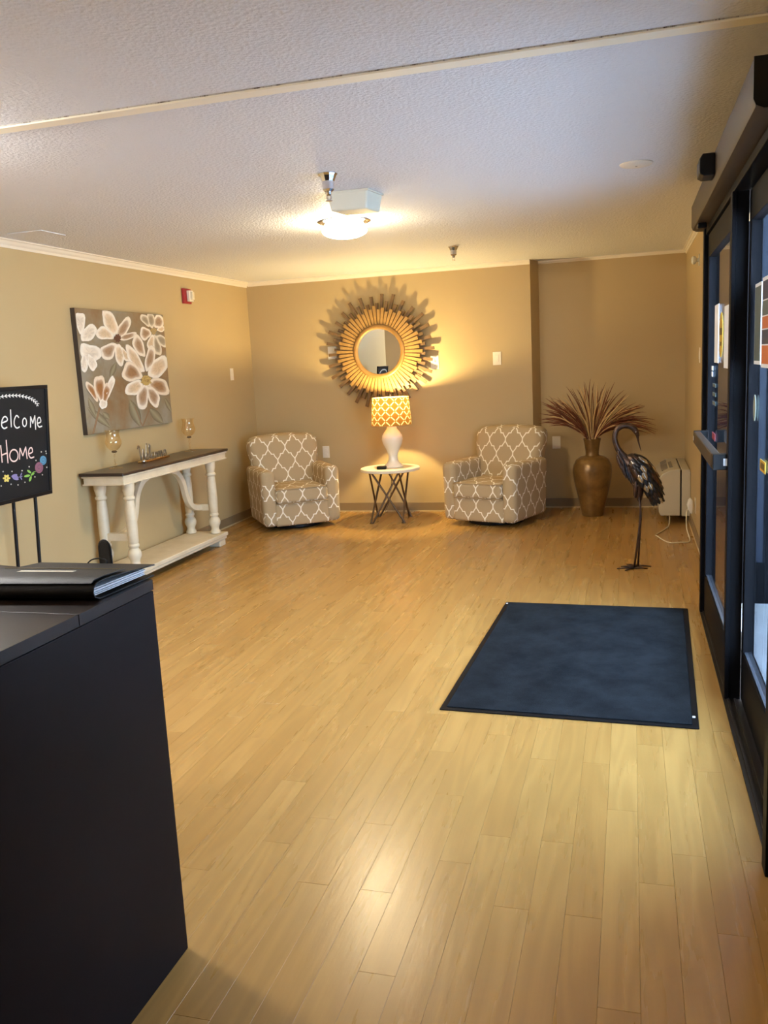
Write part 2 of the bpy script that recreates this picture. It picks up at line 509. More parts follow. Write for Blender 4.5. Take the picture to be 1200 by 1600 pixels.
# papers and stickers on glass, and a painted reflection of letters
M_yel = mat('yellow_sticker', rgb(190, 150, 40), 0.5)
M_dkyel = mat('dark_print', rgb(80, 62, 20), 0.6)
M_redst = mat('faded_red_sticker', rgb(150, 60, 66), 0.5)
M_grn = mat('grey_green_print', rgb(78, 92, 92), 0.6)
M_orange = mat('orange_print', rgb(190, 100, 50), 0.6)
M_navy = mat('navy_print', rgb(30, 40, 70), 0.6)
def flat(name, p, x, y0, y1, z0, z1, m_, t=0.0012):
    return MB().box(x-t, x, y0, y1, z0, z1).build(name, m_, p)
xg = 0.4475
flat('notice_paper', pf, xg, 4.98, 5.20, 1.52, 1.83, M_paper)
flat('notice_paper', pf, xg, 4.35, 4.68, 1.50, 1.80, M_paper)
mb = MB(); poly = [(4.85+0.09*math.cos(a*PI/14), 1.665+0.115*math.sin(a*PI/14)) for a in range(28)]
Mx = Matrix(((0, 0, 1, 0), (1, 0, 0, 0), (0, 1, 0, 0), (0, 0, 0, 1)))
ov = mb.prism(poly, xg-0.0012, xg, Mx).build('caution_sticker', M_yel, pf)
MB().box(xg-0.0018, xg-0.0012, 4.79, 4.91, 1.665, 1.70).build('print_band', M_dkyel, ov)
MB().box(xg-0.0018, xg-0.0012, 4.815, 4.885, 1.61, 1.63).build('print_band', M_dkyel, ov)
flat('small_label', pf, xg, 5.28, 5.36, 1.475, 1.50, M_paper)
flat('small_label', pf, xg, 5.29, 5.36, 1.44, 1.468, M_paper)
for k in range(3): flat('letter_reflection', pf, xg, 5.10, 5.28, 1.385-0.05*k, 1.405-0.05*k, M_grn)  # grey strips painted as letters reflected in the pane
flat('red_sticker', pf, xg, 5.10, 5.28, 1.09, 1.13, M_redst)
xg = 0.4975
q = flat('poster', pn, xg, 3.78, 3.965, 1.525, 1.85, M_paper)
MB().box(xg-0.0020, xg-0.0012, 3.79, 3.955, 1.540, 1.836).build('print_panel', M_grn, q)
q = flat('poster', pn, xg, 3.50, 3.755, 1.515, 1.86, M_paper)
for j, (za, zb, mm) in enumerate(((1.53, 1.60, M_orange), (1.605, 1.66, M_navy), (1.665, 1.71, M_orange), (1.715, 1.77, M_grn), (1.775, 1.845, M_navy))):
    MB().box(xg-0.0020, xg-0.0012, 3.515, 3.74, za, zb).build('print_panel', mm, q)
mb = MB(); poly = [(3.92+0.035*math.cos(a*PI/12), 1.345+0.055*math.sin(a*PI/12)) for a in range(24)]
mb.prism(poly, xg-0.0012, xg, Mx).build('round_decal', mat('pale_decal', rgb(150, 155, 140), 0.5), pn)
q = flat('warning_sticker', pn, xg, 3.58, 3.72, 1.11, 1.155, M_yel)
MB().box(xg-0.0018, xg-0.0012, 3.60, 3.70, 1.12, 1.145).build('print_band', M_dkyel, q)

# outside: vestibule ground, dark side screen, brick
M_pave = mat('pale_concrete', rgb(170, 172, 176), 0.7, var=0.2, vscale=3)
struct(MB().box(0.605, 9.0, -8, 16, -0.10, -0.015).build('ground_outside', M_pave), 'pale concrete outside the entrance')
def brick_mat():
    M_ = bpy.data.materials.new('red_brick'); M_.use_nodes = True
    N = NT(M_); b = N.n['Principled BSDF']
    s = N.sep(N.pos())
    bt = N.new('ShaderNodeTexBrick'); bt.inputs['Scale'].default_value = 1.0
    bt.inputs['Brick Width'].default_value = 0.22; bt.inputs['Row Height'].default_value = 0.075; bt.inputs['Mortar Size'].default_value = 0.008
    bt.inputs['Color1'].default_value = rgb(140, 72, 52); bt.inputs['Color2'].default_value = rgb(112, 58, 44); bt.inputs['Mortar'].default_value = rgb(160, 150, 140)
    N.l.new(N.comb(N.math('ADD', s[0], s[1]), s[2], 0), bt.inputs['Vector'])
    N.l.new(bt.outputs['Color'], b.inputs['Base Color']); b.inputs['Roughness'].default_value = 0.9
    return M_
struct(MB().box(0.95, 3.2, 5.95, 6.2, -0.015, 3.0).build('wall_porch', brick_mat()), 'red brick porch wall outside')
vs_ = sempty('window_1', 'dark framed side screen outside the door')
MB().box(0.66, 0.95, 5.75, 5.80, -0.015, 0.25).build('bottom_rail', M_bronze_al, vs_)
MB().box(0.66, 0.72, 5.75, 5.80, 0.25, 2.6).build('post', M_bronze_al, vs_)
MB().box(0.80, 0.95, 5.75, 5.80, 0.25, 2.6).build('post', M_bronze_al, vs_)
MB().box(0.72, 0.80, 5.765, 5.78, 0.25, 2.6).build('spandrel', mat('navy_panel', rgb(30, 40, 62), 0.4), vs_)

# ================================================================== CEILING FIXTURES
def dome_light(name, x, y, strength, label, col=WARM, r=0.165):
    t = thing(name, label, 'light', (x, y, ZC))
    MB().lathe([(r+0.012, -0.0005), (r+0.016, -0.006), (r+0.008, -0.010), (r-0.008, -0.011), (r-0.012, -0.008)], 48).build('trim_ring', M_chrome, t, smooth=True)
    prof = [(r-0.040, -0.009), (r-0.020, -0.045), (r-0.012, -0.064)]
    for k in range(1, 9):
        a = k/8*PI/2; prof.append((max((r-0.012)*math.cos(a), 0.001), -0.064-0.050*math.sin(a)))
    MB().lathe(prof, 40).build('glass_dome', emis('glowing_glass', col, strength), t, smooth='all')
    return t
dome_light('ceiling_light', -1.86, 5.80, LIGHT_CEIL, 'lit round flush ceiling light glowing beside the box fixture')
dome_light('ceiling_light', -2.95, 2.75, LIGHT_DESK, 'lit round flush ceiling light over the reception desk', NEUTRAL)
dome_light('ceiling_light', -5.4, 0.6, LIGHT_HALL, 'lit round flush ceiling light in the side hall', NEUTRAL)

t = thing('ceiling_box', 'beige plastic box mounted on the ceiling beside the lit ceiling light', 'fixture', (-1.505, 4.92, ZC))
M_beige = mat('aged_white_plastic', rgb(206, 202, 184), 0.4)
vs = [(-0.135, -0.11, -0.0005), (0.105, -0.10, -0.0005), (0.135, 0.105, -0.0005), (-0.105, 0.10, -0.0005)]
lo = [(-0.118, -0.095, -0.105), (0.09, -0.085, -0.105), (0.118, 0.09, -0.105), (-0.09, 0.085, -0.105)]
MB().add(vs+lo, [(0, 1, 2, 3), (7, 6, 5, 4)] + [(i, 4+i, 4+(i+1) % 4, (i+1) % 4) for i in range(4)]).build('cover', M_beige, t, bevel=0.010)
MB().add([(a*1.04, b*1.04, -0.0005) for a, b, c in vs]+[(a*1.04, b*1.04, -0.012) for a, b, c in vs], [(0, 1, 2, 3), (7, 6, 5, 4)] + [(i, 4+i, 4+(i+1) % 4, (i+1) % 4) for i in range(4)]).build('mounting_plate', M_beige, t, bevel=0.003)

def sprinkler(x, y, label, s=1.0):
    t = thing('fire_sprinkler', label, 'sprinkler', (x, y, ZC), 0.2, 'ceiling fire sprinklers')
    MB().lathe([(0.050*s, -0.0005), (0.050*s, -0.004*s), (0.043*s, -0.014*s), (0.032*s, -0.040*s), (0.030*s, -0.078*s), (0.022*s, -0.088*s), (0.020*s, -0.088*s)], 10).build('escutcheon', M_chrome, t)
    MB().lathe([(0.012*s, -0.086*s), (0.015*s, -0.094*s), (0.013*s, -0.104*s), (0.008*s, -0.108*s)], 10).build('nozzle', M_chrome, t)
    mb = MB(); mb.tube([(-0.010*s, 0, -0.104*s), (-0.012*s, 0, -0.12*s), (0, 0, -0.132*s)], 0.0028*s, 6); mb.tube([(0.010*s, 0, -0.104*s), (0.012*s, 0, -0.12*s), (0, 0, -0.132*s)], 0.0028*s, 6)
    mb.build('frame_arms', M_chrome, t, smooth=True)
    MB().lathe([(0.017*s, -0.131*s), (0.017*s, -0.134*s)], 12).build('deflector', M_chrome, t)
    return t
sprinkler(-1.475, 4.37, 'larger chrome fire sprinkler hanging in front of the beige ceiling box')
sprinkler(-1.458, 7.56, 'small distant chrome fire sprinkler hanging above the sunburst mirror wall', 0.88)

t = thing('ceiling_panel', 'flat square painted access panel on the ceiling near the left wall', 'panel', (-3.79, 5.13, ZC))
MB().box(-0.135, 0.135, -0.13, 0.13, -0.006, -0.0005).build('panel', M_ceil, t, bevel=0.002)
MB().box(-0.137, 0.137, 0.1305, 0.1335, -0.003, -0.0005).build('seam', M_under, t)
t = thing('ceiling_cover_plate', 'small round white cover plate on the ceiling near the door header', 'cover plate', (0.03, 4.95, ZC))
MB().lathe([(0.085, -0.0005), (0.085, -0.004), (0.075, -0.011), (0.01, -0.013)], 32).build('plate', M_white, t, smooth=True)
MB().lathe([(0.006, -0.012), (0.006, -0.0155), (0.002, -0.0165)], 10).build('screw', M_chrome, t)

# ================================================================== WALL PLATES
def plate(name, label, loc, normal, w=0.075, h=0.12, kind='switch', grp=None):
    rz = {'-y': 0, '+x': PI/2, '-x': -PI/2}[normal]
    t = thing(name, label, 'switch' if kind != 'outlet' else 'outlet', loc, rz, grp)
    MB().box(-w/2, w/2, -0.006, -0.0005, -h/2, h/2).build('plate', M_plate, t, bevel=0.002)
    if kind == 'switch':
        MB().box(-w*0.22, w*0.22, -0.010, -0.006, -h*0.27, h*0.27).build('rocker', M_plate, t, bevel=0.0015)
    elif kind == 'toggle':
        MB().box(-0.005, 0.005, -0.018, -0.006, -0.004, 0.014).build('toggle', M_plate, t, bevel=0.001)
        for z in (-0.032, 0.032): MB().box(-0.002, 0.002, -0.0075, -0.006, z-0.002, z+0.002).build('screw', M_chrome, t)
    elif kind == 'blank':
        for z in (-0.04, 0.04): MB().box(-0.003, 0.003, -0.0075, -0.006, z-0.003, z+0.003).build('screw', M_plate, t)
    else:
        for z in (-0.026, 0.026): MB().box(-0.017, 0.017, -0.009, -0.006, z-0.014, z+0.014).build('socket', M_plate, t, bevel=0.003)
    return t
plate('wall_switch', 'ivory switch plate half hidden behind the left rays of the sunburst mirror', (-3.13, YB, 1.757), '-y', 0.10, 0.135, 'blank')
plate('wall_switch', 'ivory toggle switch at the right tips of the sunburst mirror rays', (-1.993, YB, 1.60), '-y', 0.088, 0.14, 'toggle')
plate('wall_switch', 'ivory rocker switch alone on the wall right of the mirror', (-1.334, YB, 1.607), '-y', 0.085, 0.135)
plate('wall_switch', 'narrow ivory rocker switch on the left wall near the corner', (XL, 8.54, 1.582), '+x', 0.075, 0.125)
plate('wall_outlet', 'ivory outlet plate on the wall beside the left armchair back', (-3.272, YB, 0.676), '-y', 0.078, 0.13, 'outlet')
plate('wall_outlet', 'shaded outlet plate between the right armchair and the bronze vase', (-0.76, YN, 0.70), '-y', 0.085, 0.13, 'outlet')
# fire alarm
t = thing('fire_alarm', 'red fire alarm with white strobe high on the left wall', 'fire alarm', (XL, 7.668, 2.34), PI/2)
MB().box(-0.075, 0.075, -0.022, -0.0005, -0.07, 0.07).build('backplate', M_red, t, bevel=0.003)
MB().box(-0.015, 0.062, -0.052, -0.022, -0.05, 0.052).build('strobe_housing', mat('white_plastic', rgb(232, 226, 214), 0.35), t, bevel=0.004)
MB().box(0.010, 0.050, -0.072, -0.052, -0.036, 0.040).build('strobe_lens', mat('clear_lens', rgb(226, 216, 190), 0.15), t, bevel=0.005)
# wall bracket by the door
t = thing('wall_hook', 'small knobby wall bracket high beside the far door jamb', 'bracket', (XR, 7.57, 2.30), -PI/2)
MB().box(-0.02, 0.02, -0.008, -0.0005, -0.045, 0.045).build('plate', M_beige, t, bevel=0.002)
MB().lathe([(0.012, 0), (0.014, 0.02), (0.03, 0.032), (0.034, 0.05), (0.022, 0.062), (0.004, 0.064)], 14).build('knob', M_beige, t, smooth=True).rotation_euler = (PI/2, 0, 0)
plate('wall_switch', 'glossy ivory switch on the right wall close to the door jamb', (XR, 7.40, 1.55), '-x', 0.075, 0.12)

# ================================================================== FABRIC
def trellis_mat():
    M_ = bpy.data.materials.new('trellis_fabric'); M_.use_nodes = True
    N = NT(M_); b = N.n['Principled BSDF']
    uv = N.sep(N.coord('UV'))
    hw, h = 0.093, 0.140
    u = N.math('PINGPONG', uv[0], hw); v = N.math('PINGPONG', uv[1], h)
    p = N.comb(u, v, 0)
    pts = [(0, 0), (0.04, 0.15), (0.29, 0.38), (0.33, 0.46), (0.62, 0.47), (0.68, 0.62), (0.96, 0.86), (1, 1)]
    pts = [(a*hw, c*h) for a, c in pts]
    d = None
    for (ax, ay), (bx, by) in zip(pts[:-1], pts[1:]):
        pa = N.vm('SUBTRACT', p, (ax, ay, 0)); ba = (bx-ax, by-ay, 0); L2 = ba[0]**2+ba[1]**2
        t = N.math('DIVIDE', N.vm('DOT_PRODUCT', pa, ba, 1), L2, True)
        bs = N.new('ShaderNodeVectorMath', operation='SCALE'); bs.inputs[0].default_value = ba; N.l.new(t, bs.inputs['Scale'])
        dd = N.vm('LENGTH', N.vm('SUBTRACT', pa, bs.outputs[0]), (0, 0, 0), 1)
        d = dd if d is None else N.math('MINIMUM', d, dd)
    msk = N.ramp(N.math('MULTIPLY', d, 100.0), [(0.46, (1, 1, 1, 1)), (0.60, (0, 0, 0, 1))])
    wv = N.noise(N.comb(N.math('MULTIPLY', uv[0], 300), N.math('MULTIPLY', uv[1], 300), 0), 1.0, 2)
    tan = N.mix(wv, rgb(168, 146, 112), rgb(182, 160, 124))
    N.l.new(N.mix(msk, tan, rgb(242, 234, 216)), b.inputs['Base Color'])
    b.inputs['Roughness'].default_value = 0.85
    b.inputs['Specular IOR Level'].default_value = 0.25
    N.l.new(N.bump(wv, 0.25, 0.002), b.inputs['Normal'])
    return M_
M_trel = trellis_mat()

def rbox(name, parent, c, s, r, material, deform=None, n=9, uoff=(0, 0), label=None):
    """rounded, softly deformable upholstery block with box-projected UVs in metres"""
    vs = []; fs = []; fu = []
    hx, hy, hz = s[0]/2, s[1]/2, s[2]/2
    def pt(q):
        inner = Vector((max(-hx+r, min(hx-r, q.x)), max(-hy+r, min(hy-r, q.y)), max(-hz+r, min(hz-r, q.z))))
        dlt = q - inner
        if dlt.length > 1e-9: dlt = dlt.normalized()*r
        p = inner + dlt
        p = p + Vector(c)
        return deform(p) if deform else p
    def samples(h):
        k = min(r, h)*1.0
        ed = [-h, -h+k*0.3, -h+k*0.65, -h+k]
        mid = [-h+k + (2*h-2*k)*i/n for i in range(1, n)]
        return ed + mid + [-x for x in reversed(ed)]
    sides = []
    for ax in range(3):
        for sg in (-1, 1):
            a, b2 = [(1, 2), (0, 2), (0, 1)][ax]
            H = (hx, hy, hz); A = samples(H[a]); B = samples(H[b2])
            o = len(vs)
            for vb in B:
                for va in A:
                    q = [0, 0, 0]; q[ax] = sg*H[ax]; q[a] = va; q[b2] = vb
                    vs.append(pt(Vector(q)))
            nA = len(A)
            for j in range(len(B)-1):
                for i in range(nA-1):
                    f = (o+j*nA+i, o+j*nA+i+1, o+(j+1)*nA+i+1, o+(j+1)*nA+i)
                    flip = (sg < 0) != (ax == 1)
                    fs.append(tuple(reversed(f)) if flip else f); fu.append((ax, a, b2))
    mb = MB(); mb.v = vs; mb.f = fs
    uv = []
    for f, (ax, a, b2) in zip(fs, fu):
        for i in f:
            p = vs[i]
            if ax == 2: w = (p[0], p[1]*0.9+p[2])
            else: w = (p[a], p[b2])
            uv.append((w[0]+uoff[0], w[1]+uoff[1]))
    o = mb.build(name, material, parent, smooth='all', uv=uv)
    if label: o['label'] = label
    # weld the seams
    import bmesh
    bm = bmesh.new(); bm.from_mesh(o.data); bmesh.ops.remove_doubles(bm, verts=bm.verts, dist=1e-5); bm.to_mesh(o.data); bm.free()
    return o

M_pipe = mat('tan_piping', rgb(160, 138, 104), 0.8)
def armchair(label, loc, rotz):
    t = thing('swivel_armchair', label, 'armchair', loc, rotz, 'trellis swivel armchairs')
    MB().lathe([(0.27, 0), (0.28, 0.012), (0.28, 0.035), (0.25, 0.05)], 32).build('swivel_base', M_black, t, smooth=True)
    yb = 0.37
    def flare(p):   # arms flare outward a little toward the back and lean out
        k = max(0, (p.z-0.05)/0.57); s = 1 if p.x > 0 else -1
        back = (p.y+0.37)/0.7
        q = Vector(p)
        q.x += s*0.020*k*(0.4+back)
        if p.z > 0.5: q.z -= 0.02*back*0
        return q
    rbox('seat_base', t, (0, 0.0, 0.165), (0.56, 0.735, 0.23), 0.025, M_trel, None, 10, (0.02, 0.07))
    for s in (-1, 1):
        rbox('arm', t, (s*0.325, -0.02, 0.335), (0.15, 0.70, 0.57), 0.055, M_trel, flare, 9, (0.05 if s < 0 else 0.045, 0.02))
    def crown_cushion(p):
        q = Vector(p); fx = 1-(p.x/0.27)**2; fy = 1-((p.y+0.11)/0.32)**2
        if p.z > 0.36: q.z += 0.025*max(fx, 0)*max(fy, 0)
        return q
    rbox('seat_cushion', t, (0, -0.10, 0.355), (0.535, 0.60, 0.145), 0.035, M_trel, crown_cushion, 10, (0.093, 0.05))
    def recline(p):
        q = Vector(p)
        k = (p.z-0.05)
        q.y += 0.235*(k-0.30) if k > 0.30 else 0
        x = p.x/0.40
        if p.z > 0.5: q.z += 0.035*(1-x*x)*(p.z-0.5)/0.4
        if p.z < 0.64: q.x *= 0.93
        else: q.x *= 0.93 + 0.05*min(1, (p.z-0.64)/0.1)
        q.y += -0.03*(1-x*x) if p.y < 0.2 else 0
        return q
    rbox('backrest', t, (0, 0.255, 0.48), (0.78, 0.19, 0.84), 0.075, M_trel, recline, 12, (0.0, 0.045))
    for zc in (0.425, 0.285):
        mb = MB(); mb.tube([(-0.262, -0.30, zc), (-0.262, -0.385, zc), (-0.245, -0.400, zc), (0.245, -0.400, zc), (0.262, -0.385, zc), (0.262, -0.30, zc)], 0.0045, 6)
        mb.build('piping', M_pipe, t, smooth=True)
    return t
armchair('tan and white trellis swivel armchair at left, near the room corner', (-3.40, 8.345, 0), math.radians(35.6))
armchair('tan and white trellis swivel armchair at right, beside the bronze vase', (-1.302, 8.535, 0), math.radians(-20.2))

# ================================================================== SIDE TABLE, LAMP
TX, TY = -2.40, 8.575
t = thing('side_table', 'round white topped side table with crossed metal rods under the lamp', 'table', (TX, TY, 0))
MB().lathe([(0.29, 0.520), (0.305, 0.524), (0.308, 0.545), (0.303, 0.553)], 64).build('table_top', mat('white_marble_top', rgb(232, 222, 200), 0.3, var=0.08, vscale=5), t, smooth=True)
F = [(-0.165, -0.20), (0.165, -0.17), (-0.20, 0.19), (0.145, 0.19)]
rods = [(0, (-0.13, 0.16)), (0, (0.13, -0.15)), (1, (0.155, 0.16)), (1, (-0.155, -0.17)), (2, (-0.18, -0.15)), (2, (0.12, 0.17)), (3, (0.135, -0.16)), (3, (-0.09, 0.18))]
for k, (f, tp) in enumerate(rods):
    a = Vector((F[f][0], F[f][1], 0.004)); b = Vector((tp[0], tp[1], 0.520))
    dx = 0.012 if k % 2 else -0.012
    a.x += dx
    MB().tube([a, b], 0.0105, 10).build('leg_rod', M_steel, t, smooth=True)
for f in F:
    MB().lathe([(0.024, 0), (0.024, 0.007), (0.02, 0.009)], 12, (f[0], f[1], 0)).build('foot_pad', M_steel, t)

LX, LY, LZ = -2.368, 8.60, 0.5535
lamp = thing('table_lamp', 'lit table lamp with white urn base and yellow lattice drum shade', 'lamp', (LX, LY, LZ))
M_cer = mat('white_glazed_ceramic', rgb(240, 232, 214), 0.2, coat=0.3)
prof = [(0.098, 0.0), (0.10, 0.008), (0.092, 0.022), (0.062, 0.05), (0.048, 0.085), (0.050, 0.13), (0.070, 0.185), (0.100, 0.245), (0.110, 0.29), (0.104, 0.33), (0.080, 0.365), (0.054, 0.395), (0.048, 0.42), (0.056, 0.445), (0.074, 0.462), (0.072, 0.468), (0.02, 0.466)]
MB().lathe(prof, 40).build('base', M_cer, lamp, smooth='all')
MB().lathe([(0.014, 0.465), (0.014, 0.52), (0.02, 0.522), (0.02, 0.56), (0.012, 0.562)], 16).build('socket', M_chrome, lamp, smooth=True)
MB().sphere((0, 0, 0.605), (0.03, 0.03, 0.042)).build('bulb', emis('glowing_bulb', WARM, 22.0), lamp, smooth='all')
def shade_mat():
    M_ = bpy.data.materials.new('lattice_shade'); M_.use_nodes = True
    N = NT(M_); out = N.n['Material Output']; N.n.remove(N.n['Principled BSDF'])
    s = N.sep(N.coord('UV'))
    g = 0.100
    a = N.math('DIVIDE', N.math('ADD', s[0], s[1]), g); b = N.math('DIVIDE', N.math('SUBTRACT', s[0], s[1]), g)
    fa = N.math('ABSOLUTE', N.math('SUBTRACT', N.math('FRACT', a), 0.5)); fb = N.math('ABSOLUTE', N.math('SUBTRACT', N.math('FRACT', b), 0.5))
    la = N.math('MULTIPLY', N.math('GREATER_THAN', fa, 0.43), N.math('LESS_THAN', fb, 0.36))
    lb = N.math('MULTIPLY', N.math('GREATER_THAN', fb, 0.43), N.math('LESS_THAN', fa, 0.36))
    mk = N.math('MAXIMUM', la, lb)
    col = N.mix(mk, rgb(150, 104, 42), rgb(240, 222, 160))
    colt = N.mix(mk, rgb(196, 136, 66), rgb(255, 232, 170))
    di = N.new('ShaderNodeBsdfDiffuse'); tl = N.new('ShaderNodeBsdfTranslucent'); mx = N.new('ShaderNodeMixShader')
    N.l.new(col, di.inputs[0]); N.l.new(colt, tl.inputs[0])
    N.l.new(N.math('ADD', 0.03, N.math('MULTIPLY', mk, 0.07)), mx.inputs[0])
    N.l.new(di.outputs[0], mx.inputs[1]); N.l.new(tl.outputs[0], mx.inputs[2]); N.l.new(mx.outputs[0], out.inputs[0])
    return M_
mb = MB(); nn = 64; uv = []
for k in range(nn+1):
    a = 2*PI*k/nn
    for r, z in ((0.208, 0.435), (0.187, 0.715)): mb.v.append((r*math.cos(a), r*math.sin(a), z))
for k in range(nn):
    mb.f.append((2*k, 2*k+2, 2*k+3, 2*k+1))
    L = 1.2728; u0, u1 = L*k/nn, L*(k+1)/nn
    uv += [(u0, 0), (u1, 0), (u1, 0.2828), (u0, 0.2828)]
o = mb.build('shade', shade_mat(), lamp, smooth='all', uv=uv)
for r, z in ((0.208, 0.435), (0.187, 0.715)):
    MB().tube([(r*math.cos(2*PI*k/48), r*math.sin(2*PI*k/48), z) for k in range(49)], 0.0028, 6, cap=False).build('shade_rim', mat('gold_rim', rgb(190, 150, 90), 0.6), o, smooth='all')
mb = MB()
for k in range(3):
    a = 2*PI*k/3+0.4; mb.tube([(0, 0, 0.70), (0.186*math.cos(a), 0.186*math.sin(a), 0.71)], 0.002, 6)
mb.tube([(0, 0, 0.655), (0, 0, 0.715)], 0.003, 8)
mb.build('spider', M_chrome, lamp)
MB().lathe([(0.006, 0.712), (0.010, 0.722), (0.006, 0.732), (0.010, 0.740), (0.002, 0.750)], 12).build('finial', M_chrome, lamp, smooth='all')
MB().tube(smoothpath([(0.0, 0.09, 0.004), (-0.06, 0.25, 0.004), (-0.09, 0.325, -0.02), (-0.13, 0.35, -0.20), (-0.16, 0.38, -0.40), (-0.24, 0.42, -0.546)]), 0.0028, 6).build('cord', M_black, lamp, smooth='all')
l = bpy.data.lights.new('lamp_light', 'POINT'); l.energy = LIGHT_LAMP; l.color = (1.0, 0.75, 0.33); l.shadow_soft_size = 0.03
lo = bpy.data.objects.new('lamp_light', l); COL.objects.link(lo); lo.parent = lamp; lo.location = (0, 0, 0.66)

t = thing('remote_fob', 'small black rounded device lying on the side table', 'remote', (-2.445, 8.42, 0.5535), 0.15)
MB().prism([(0.05*math.copysign(abs(math.cos(a*PI/12))**0.5, math.cos(a*PI/12)), 0.028*math.copysign(abs(math.sin(a*PI/12))**0.5, math.sin(a*PI/12))) for a in range(24)], 0, 0.032).build('case', M_black, t, bevel=0.007, smooth=True)
MB().box(-0.03, 0.0, -0.012, 0.012, 0.0322, 0.0345).build('button', mat('dark_grey_rubber', rgb(45, 45, 48), 0.6), t)

# ================================================================== SUNBURST MIRROR
SX, SY, SZ = -2.575, YB-0.045, 1.742
sm = thing('sunburst_mirror', 'round mirror framed by gold and bronze sunburst rays on the back wall', 'mirror', (SX, SY, SZ))
M_gold = mat('antique_gold_wood', rgb(176, 136, 76), 0.45, 0.25, var=0.3, vscale=14)
M_dkgold = mat('dark_bronze_wood', rgb(118, 92, 62), 0.5, 0.25, var=0.3, vscale=14)  # darker bronze tone for the back tier of rays and the backing
M_rim = mat('dull_gold_rim', rgb(142, 106, 58), 0.45, 0.3, var=0.2, vscale=20)
def ray_mesh(r0, r1, w0, w1, y0, y1):
    return MB().add([(r0, y0, -w0), (r0, y0, w0), (r1, y0, w1), (r1, y0, -w1), (r0, y1, -w0), (r0, y1, w0), (r1, y1, w1), (r1, y1, -w1)],
                    [(0, 1, 2, 3), (7, 6, 5, 4), (0, 4, 5, 1), (1, 5, 6, 2), (2, 6, 7, 3), (3, 7, 4, 0)])
kinds = [((0.26, 0.595, 0.010, 0.0165, -0.024, -0.002), M_dkgold), ((0.26, 0.515, 0.010, 0.0155, -0.028, -0.006), M_dkgold), ((0.26, 0.435, 0.0112, 0.0170, -0.048, -0.029), M_gold), ((0.26, 0.465, 0.0112, 0.0170, -0.052, -0.032), M_gold)]
protos = []
NR = 30
for k in range(NR*4):
    ang = 2*PI*(k+0.3)/(NR*4)
    kd = [0, 2, 1, 3][k % 4]
    if kd < len(protos) and protos[kd] is not None:
        o = bpy.data.objects.new('ray', protos[kd]); COL.objects.link(o); o.parent = sm
    else:
        a, m_ = kinds[kd]; o = ray_mesh(*a).build('ray', m_, sm)
        while len(protos) <= kd: protos.append(None)
        protos[kd] = o.data
    j = 1 + 0.03*math.sin(k*2.7)
    o.scale = (j, 1, 1)
    o.rotation_euler = (0, -ang, 0)
def lathe_y(prof, n=64):
    mb = MB().lathe(prof, n, cap=False)
    mb.v = [(x, -z, y) for x, y, z in mb.v]; mb.f = [tuple(f) for f in mb.f]
    return mb
lathe_y([(0.284, 0.030), (0.287, 0.050), (0.280, 0.060), (0.262, 0.062), (0.246, 0.056), (0.236, 0.048), (0.234, 0.042)]).build('rim', M_rim, sm, smooth='all')
mb = lathe_y([(0.236, 0.044), (0.0005, 0.044)]); 
Mm = mat('silvered_glass', (0.86, 0.88, 0.87, 1), 0.0, 1.0)
mb.build('mirror_glass', Mm, sm, smooth='all')
lathe_y([(0.25, -0.0445), (0.25, 0.040), (0.0005, 0.040)]).build('backing', M_dkgold, sm)

# ================================================================== CONSOLE TABLE
CZ = 0.895
ct = thing('console_table', 'cream distressed console table with dark top against the left wall', 'table', (-3.88, 6.59, 0))
M_cream = mat('distressed_cream_paint', rgb(222, 208, 180), 0.5, color2=rgb(206, 190, 160), vscale=7)
M_dktop = mat('dark_walnut_top', rgb(52, 38, 34), 0.28, var=0.3, vscale=6)
X0, X1, Y0c, Y1c = -0.195, 0.195, -0.90, 0.90
MB().box(X0, X1, Y0c, Y1c, CZ-0.024, CZ).build('top', M_dktop, ct, bevel=0.008, seg=3)
ap = MB().box(X0+0.02, X1-0.02, Y0c+0.03, Y1c-0.03, CZ-0.095, CZ-0.024).build('apron', M_cream, ct, bevel=0.003)
MB().box(X0+0.010, X1-0.010, Y0c+0.018, Y1c-0.018, CZ-0.040, CZ-0.0245).build('moulding', M_cream, ap, bevel=0.004)
MB().box(X0+0.012, X1-0.012, Y0c+0.022, Y1c-0.022, CZ-0.097, CZ-0.085).build('moulding', M_cream, ap, bevel=0.003)
zt = CZ-0.096
lp = [(0.034, 0.125), (0.048, 0.13), (0.048, 0.150), (0.040, 0.158), (0.036, 0.175), (0.040, 0.192), (0.052, 0.215), (0.055, 0.240), (0.048, 0.265), (0.034, 0.282), (0.034, 0.29), (0.043, 0.298), (0.043, 0.312), (0.036, 0.322), (0.040, 0.335), (0.043, 0.45), (0.041, 0.60), (0.036, 0.655), (0.034, 0.665), (0.046, 0.675), (0.046, 0.690), (0.036, 0.700), (0.040, 0.722), (0.047, 0.750), (0.049, zt)]
legpos = [(0.135, -0.755), (-0.115, -0.755), (0.135, 0.62), (-0.115, 0.62)]
lm = None
for (lx, ly) in legpos:
    if lm is None:
        o = MB().lathe(lp, 24).build('leg', M_cream, ct, smooth=True, angle=50); lm = o.data
    else:
        o = bpy.data.objects.new('leg', lm); COL.objects.link(o); o.parent = ct
    o.location = (lx, ly, 0)
sh = MB().box(-0.18, 0.215, -0.84, 0.72, 0.09, 0.125).build('lower_shelf', M_cream, ct, bevel=0.006)
MB().box(-0.17, 0.205, -0.83, 0.71, 0.062, 0.09).build('moulding', M_cream, sh, bevel=0.008)
for (fx, fy) in ((0.135, -0.76), (-0.10, -0.76), (0.135, 0.64), (-0.10, 0.64)):
    MB().box(fx-0.06, fx+0.06, fy-0.06, fy+0.06, 0.0, 0.063).build('foot', M_cream, ct, bevel=0.012)
